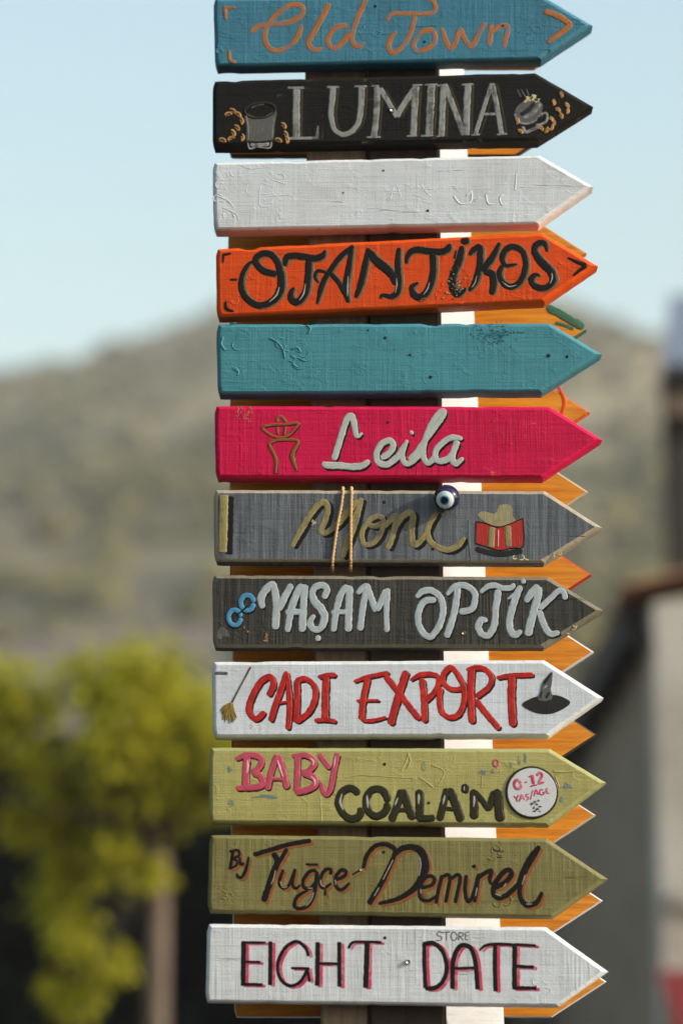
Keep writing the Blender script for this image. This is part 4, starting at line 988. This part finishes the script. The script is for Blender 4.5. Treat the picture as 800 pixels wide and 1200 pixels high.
for reg, x, y, rx, ry in ((H3, 605, 165, 28, 18), (H3, 682, 160, 16, 18), (H3, 145, 125, 14, 36), (H4, 560, 275, 26, 22), (H4, 520, 380, 14, 26), (H4, 185, 80, 8, 34), (H4, 235, 60, 10, 30), (H4, 125, 110, 7, 22), (H1, 30, 175, 18, 18), (H1, 40, 440, 22, 22), (H1, 330, 390, 90, 12)):
    dab(S10, reg, x, y, rx, ry, B_['sky'], 'paint_dab', 0.0004)
strokes('paint_ridge', S10, H2, [(14, '690,10 670,80 630,160'), (9, '710,60 680,120'), (7, '200,210 320,190 560,205 740,215')], PAINT['lime'], 0.0018)
strokes('paint_ridge', S10, H3, [(12, '20,20 35,90 5,140'), (10, '110,210 170,250 220,290'), (8, '200,110 300,160 260,260'), (8, '600,180 590,290')], PAINT['lime'], 0.0016)
strokes('paint_ridge', S10, H4, [(16, '450,160 540,165 640,150'), (10, '470,200 500,290')], PAINT['lime'], 0.0018)
strokes('paint_ridge', S10, H1, [(10, '735,390 745,590')], PAINT['lime'], 0.0012)
hole(S10, 450.5, 895.5, 0.003); hole(S10, 502, 941, 0.003)

S11 = front([(245.4, 978), (640, 982), (712, 1030), (648.5, 1077.5), (243, 1071)], 'olive', 'olive green arrow sign with glossy black script shaded in rust', 11, edge=None)
I1, I2, I3, I4 = (255, 975), (345, 975), (420, 980), (530, 980)
letters(S11, [
    (I1, [(24, '122,140 112,210 96,290'), (20, '92,155 158,142 168,182 118,208'), (20, '120,208 152,226 146,262 88,290')]),
    (I1, [(22, '172,195 182,250 212,240'), (24, '246,190,18 222,290 190,352 158,348 152,320,14')]),
    (I1, [(34, '278,178 400,142 560,96 732,66'), (46, '432,160,40 468,232 430,330 390,450 358,545'), (30, '545,125 480,240')]),
    (I1, [(24, '515,290 482,390 510,436 560,410 608,285'), (24, '606,290 585,400 612,440 650,410,14')]),
    (I1, [(26, '775,300 720,308 672,370 672,428 720,440 768,385 778,305'), (28, '776,310 762,450 720,560 650,598 602,578 622,505 705,455,18'), (18, '685,252 790,256')]),
    (I2, [(28, '298,300 250,290 210,340 202,408 232,436 290,398,18'), (26, '292,292 278,335'), (22, '242,445,12 238,498')]),
    (I2, [(28, '325,375 390,342 402,305 360,300 320,360 330,428 370,450 432,395,18')]),
    (I2, [(13, '448,335 525,292')]),
    (I3, [(34, '38,252,24 60,160 120,82 200,60 270,88 285,120 250,220,36 170,380,42 78,532,42'), (44, '280,150,30 340,95 420,84 490,120,60 522,220,64 490,330,58 420,420,44 300,490,34 155,525,24')]),
    (I3, [(28, '485,405 570,380 592,330 550,310 500,350 476,430 490,490 550,502 610,462,18')]),
    (I3, [(28, '655,300 628,400 604,528'), (28, '640,330 692,300 712,340 678,520'), (28, '718,335 772,300 792,340 752,522')]),
    (I4, [(30, '108,300 98,420 120,508 160,460 205,300'), (30, '208,290 190,400 172,518'), (26, '150,240 185,228')]),
    (I4, [(32, '200,325 260,282 305,272 290,330 302,378,22')]),
    (I4, [(38, '325,405 420,352 462,290 430,262 370,310 320,400 332,470 390,476 470,420 530,345,26')]),
    (I4, [(54, '515,365,30 560,270,52 620,160,56 682,75,30'), (38, '565,250 525,400 540,500 590,540 660,512 700,432,26')]),
], B_['black'], B_['rust'], (3.2, 2.6), h=0.0013, sg=1.1, grow=1.1)
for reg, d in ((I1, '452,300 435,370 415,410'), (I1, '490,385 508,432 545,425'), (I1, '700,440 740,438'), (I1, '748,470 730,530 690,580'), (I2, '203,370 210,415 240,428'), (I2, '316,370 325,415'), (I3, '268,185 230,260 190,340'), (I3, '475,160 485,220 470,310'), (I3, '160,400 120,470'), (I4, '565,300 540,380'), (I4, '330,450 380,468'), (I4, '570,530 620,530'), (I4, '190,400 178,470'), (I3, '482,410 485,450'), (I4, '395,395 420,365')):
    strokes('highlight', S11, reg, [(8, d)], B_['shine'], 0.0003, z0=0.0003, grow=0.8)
screw(S11, 420 + 22 / Z, 980 + 262 / Z, STEEL, 0.0025, 0.0014); hole(S11, 449.5, 998.5, 0.003)
dab(S11, I3, 520, 455, 16, 20, B_['rust'], 'paint_dab', 0.0008)
squig(S11, I4, PAINT['olive'], [(300, 150, 40), (340, 110, 36), (380, 130, 26), (260, 190, 40), (420, 500, 40), (350, 520, 30)], seed=52, wd=11, h=0.0018)
strokes('paint_ridge', S11, I4, [(14, '310,80 330,110 400,120'), (10, '340,165 390,165')], B_['soot'], 0.0008)
squig(S11, I1, PAINT['olive'], [(40, 490, 30), (90, 495, 24), (60, 510, 20)], seed=53, wd=9, h=0.0016)

S12 = front([(242.6, 1082.3), (639, 1086), (712.6, 1138.7), (655, 1181), (240.4, 1175.8)], 'white3', 'white streaked arrow sign with thin black capitals shaded in pink', 12)
J1, J2, J3, J4 = (270, 1085), (360, 1085), (485, 1080), (550, 1080)
letters(S12, [
    (J1, [(40, '105,118 102,300 100,470'), (22, '85,130 278,130'), (22, '105,280 238,284'), (26, '90,455 255,460')]),
    (J1, [(34, '314,120 312,300 310,465')]),
    (J1, [(28, '608,238 592,180 540,130 490,128 420,180 370,290 380,390 430,455 490,466 550,430 605,335'), (22, '472,330 620,333'), (24, '602,335 618,440')]),
    (J2, [(38, '82,125 80,300 78,470'), (34, '250,125 250,300 252,478'), (24, '90,293 240,296')]),
    (J2, [(22, '318,178 350,132 420,124 580,128'), (44, '468,125 462,300 455,486')]),
    (J3, [(34, '80,170 80,350 90,522'), (36, '65,178 150,170 220,230 255,350 232,450 170,515 85,520')]),
    (J3, [(38, '300,528 300,400 310,280 350,200 400,184 450,220 480,330 496,532'), (24, '310,365 485,360')]),
    (J3, [(26, '508,226,18 560,186 650,175 772,180'), (36, '632,180 630,350 636,546')]),
    (J4, [(40, '350,170 350,350 350,532'), (24, '340,178 520,188'), (28, '345,348 505,356'), (30, '340,518 525,520')]),
], B_['black'], B_['magenta'], (3.6, 1.6), h=0.0008, flat=True, sg=1.0)
for d in ([(8, '226,92 195,78 176,105 215,120 206,145 168,146')], [(8, '222,86 284,80'), (8, '255,84 250,148')], [(8, ell(310, 115, 24, 33, 10))], [(8, '350,84 345,150'), (8, '350,84 386,92 376,112 350,118'), (8, '355,118 388,150')], [(8, '402,84 398,144'), (7, '400,84 432,81'), (7, '400,112 426,110'), (7, '398,143 428,140')]):
    strokes('small_letter', S12, J3, d, B_['pencil'], 0.0003, flat=True)
screw(S12, 478, 1127.5, STEEL, 0.0042, 0.0048); hole(S12, 451, 1099, 0.003)
squig(S12, J4, PAINT['white3'], [(560, 500, 40), (600, 540, 30), (520, 470, 30)], seed=61, wd=8, h=0.0012)

# ------------------------------------------------------------------ boards fixed to the far side of the post
YR = 0.1654
rear = [(37, 690, 268, 'ochre', 'the blue sign'), (141, 668, 268, 'dark', 'the black sign'), (296.5, 687, 267.5, 'ochre', 'the blank white sign and the orange sign'),
        (386.5, 687, 269, 'green', 'the orange and teal signs, smeared green'), (483, 690.5, 270, 'orange', 'the teal sign and the pink sign'),
        (576.5, 689, 269, 'cream', 'the pink sign and the grey sign'), (673.5, 692.8, 269.5, 'red', 'the grey sign and the charcoal sign, red edged'),
        (764, 695.6, 272, 'white', 'the charcoal sign and the white sign with red letters'), (861, 699, 271.5, 'dark', 'the white sign with red letters and the lime sign'),
        (955.5, 698, 270.5, 'cream', 'the lime sign and the olive sign'), (1055.5, 706, 272.5, 'white', 'the olive sign and the white sign with pink shading'),
        (1150.5, 710.5, 274.5, 'white', 'the white sign with pink shading, the lowest')]
for k, (cy, tipx, lx, sd, lab) in enumerate(rear):
    hh = 41.0 + 0.9 * k / 11; hh = hh if k != 1 else 41
    out = [(lx, cy - hh), (tipx - 64, cy - hh), (tipx, cy), (tipx - 64, cy + hh), (lx, cy + hh)]
    c = P(lx + 180, cy + hh, YR)
    pre = 'ochre backed arrow board showing behind ' if k < 2 else ('ochre backed arrow board showing below ' if k == 11 else 'ochre backed arrow board showing between ')
    root = thing('rear_arrow_sign', (c.x, YR + 0.01, c.z), pre + lab, 'sign', 'rear arrow signs on the post')
    make_board(root, out, [1.3, 1.6, 1.6, 1.3, 1.6], YR, 0.018, [OCHRE, SIDE[sd], SIDE[sd]], 40 + k, 0.002, jit=0.3)
    if sd == 'green':
        strokes('paint_smear', root, (0, 0), [(66, ' '.join('%.1f,%.1f' % (a * Z, b_ * Z) for a, b_ in ((640, 360), (655, 367), (668, 375), (684, 384))))], B_['greensm'], 0.0008, Y=YR)
        strokes('paint_smear', root, (0, 0), [(28, ' '.join('%.1f,%.1f' % (a * Z, b_ * Z) for a, b_ in ((650, 378), (660, 381), (672, 386))))], B_['greensm'], 0.0006, Y=YR)
    if sd == 'orange':
        strokes('paint_smear', root, (0, 0), [(30, ' '.join('%.1f,%.1f' % (a * Z, b_ * Z) for a, b_ in ((653, 452), (660, 466), (660, 478), (654, 492)))), (22, ' '.join('%.1f,%.1f' % (a * Z, b_ * Z) for a, b_ in ((687, 485), (676, 493), (660, 505))))], B_['orangesm'], 0.0007, Y=YR)

# ------------------------------------------------------------------ twine round the grey sign and the evil-eye bead
TW = plain('twine_jute', srgb(212, 172, 122, 1.1), 0.85, 0, 0.2, 0.3, 400)
tc_ = P(401, 574, 0); tw = thing('twine', (tc_.x, 0.0, tc_.z), 'two strands of jute twine tied round the grey sign', 'twine'); tO = Vector(tw.location)
def strand(pp, seed):
    rs = random.Random(seed); path = []
    top = P(pp[0][0], 572.2, 0); bot = P(pp[-1][0], 662.5, 0)
    path.append(Vector((top.x, 0.0385, top.z + 0.0018))); path.append(Vector((top.x, 0.007, top.z + 0.0022)))
    for (a, b_) in pp:
        q = P(a, b_, 0); path.append(Vector((q.x, -0.0026, q.z)))
    path.append(Vector((bot.x, 0.007, bot.z - 0.0022))); path.append(Vector((bot.x, 0.0385, bot.z - 0.0022)))
    return path
def twist(name, path, seed):
    # resample, then wind two plies round the path
    pts = []
    for a, b_ in zip(path, path[1:]):
        m_ = max(2, int((b_ - a).length / 0.0012))
        pts += [a.lerp(b_, k / m_) for k in range(m_)]
    pts.append(path[-1]); mb = MB()
    for ph in (0, math.pi):
        q = []
        for i, p in enumerate(pts):
            t_ = (pts[min(i + 1, len(pts) - 1)] - pts[max(i - 1, 0)]).normalized(); u = t_.cross(Vector((1, 0, 0))).normalized(); v_ = t_.cross(u)
            a = ph + i * 0.62; q.append(p + (u * math.cos(a) + v_ * math.sin(a)) * 0.0012 * (1 + .2 * mnoise.noise(Vector((i * .2, seed, 0)))))
        mb.tube(q, 0.0016, 6)
    return mb.build(name, TW, tw, tO, smooth=True)
twist('strand', strand([(401.8, 577), (399.5, 594), (395.8, 612), (392.5, 634), (389.2, 658)], 1), 1)
twist('strand', strand([(411.8, 577), (411.2, 600), (410.8, 620), (410.8, 640), (410.5, 658)], 2), 2)

NAVY = plain('glass_navy', (0.004, 0.010, 0.05, 1), 0.06, 0, 0.7, 0.05)
bcx = P(523, 583.5, -0.016); R0 = 0.0205
bead = thing('evil_eye_bead', bcx, 'round dark blue glass eye bead hanging on the grey sign', 'bead')
def capmesh(name, r, ang, axis, mat, parent, n=32, m_=10, sq=1.0):
    ax = axis.normalized(); u = ax.cross(Vector((0, 0, 1))).normalized(); v_ = ax.cross(u)
    vv = [ax * r]; f = []
    for i in range(1, m_ + 1):
        a = ang * i / m_
        for k in range(n):
            b_ = k * 6.2832 / n; vv.append((ax * math.cos(a) + (u * math.cos(b_) + v_ * math.sin(b_)) * math.sin(a)) * r)
    for k in range(n): f.append((0, 1 + k, 1 + (k + 1) % n))
    for i in range(m_ - 1):
        for k in range(n): f.append((1 + i * n + k, 1 + (i + 1) * n + k, 1 + (i + 1) * n + (k + 1) % n, 1 + i * n + (k + 1) % n))
    o = mesh(name, vv, f, mat, parent, smooth=True)
    bm = bmesh.new(); bm.from_mesh(o.data); bmesh.ops.recalc_face_normals(bm, faces=bm.faces[:]); bm.to_mesh(o.data); bm.free()
    return o
EAX = Vector((-0.20, -1.0, -0.42))
capmesh('glass_ball', R0, math.pi * 0.999, EAX, NAVY, bead, 40, 24)
capmesh('white_ring', R0 + 0.0008, R(41), EAX, plain('glass_white', (0.72, 0.80, 0.80, 1), 0.1, 0, 0.5, 0.05), bead)
capmesh('blue_ring', R0 + 0.0012, R(21), EAX, plain('glass_light_blue', (0.16, 0.36, 0.5, 1), 0.1, 0, 0.5, 0.05), bead)
capmesh('pupil', R0 + 0.0016, R(15), EAX, plain('glass_pupil', (0.006, 0.012, 0.03, 1), 0.06, 0, 0.6, 0.05), bead)
mb = MB(); mb.tube([Vector((-0.002, 0.005, R0 * 0.9)), Vector((-0.003, 0.012, R0 + 0.003)), Vector((-0.003, 0.019, R0 + 0.0025)), Vector((-0.003, 0.036, R0 - 0.0005))], 0.0011, 8)
mb.build('hanging_wire', STEEL, bead, smooth=True)

# ------------------------------------------------------------------ the air between here and the hill
hz = bpy.data.materials.new('haze_air'); hz.use_nodes = True; t = hz.node_tree; t.nodes.clear()
pv = t.nodes.new('ShaderNodeVolumePrincipled'); pv.inputs['Density'].default_value = 0.00065; pv.inputs['Color'].default_value = (0.95, 0.91, 0.96, 1)
ho = t.nodes.new('ShaderNodeOutputMaterial'); t.links.new(pv.outputs[0], ho.inputs['Volume'])
o = box('haze', -800, 800, -800, 800, -1.6, 165, hz, kind='stuff')
tag(o, 'thin pale haze in the air before the hillside', 'haze')
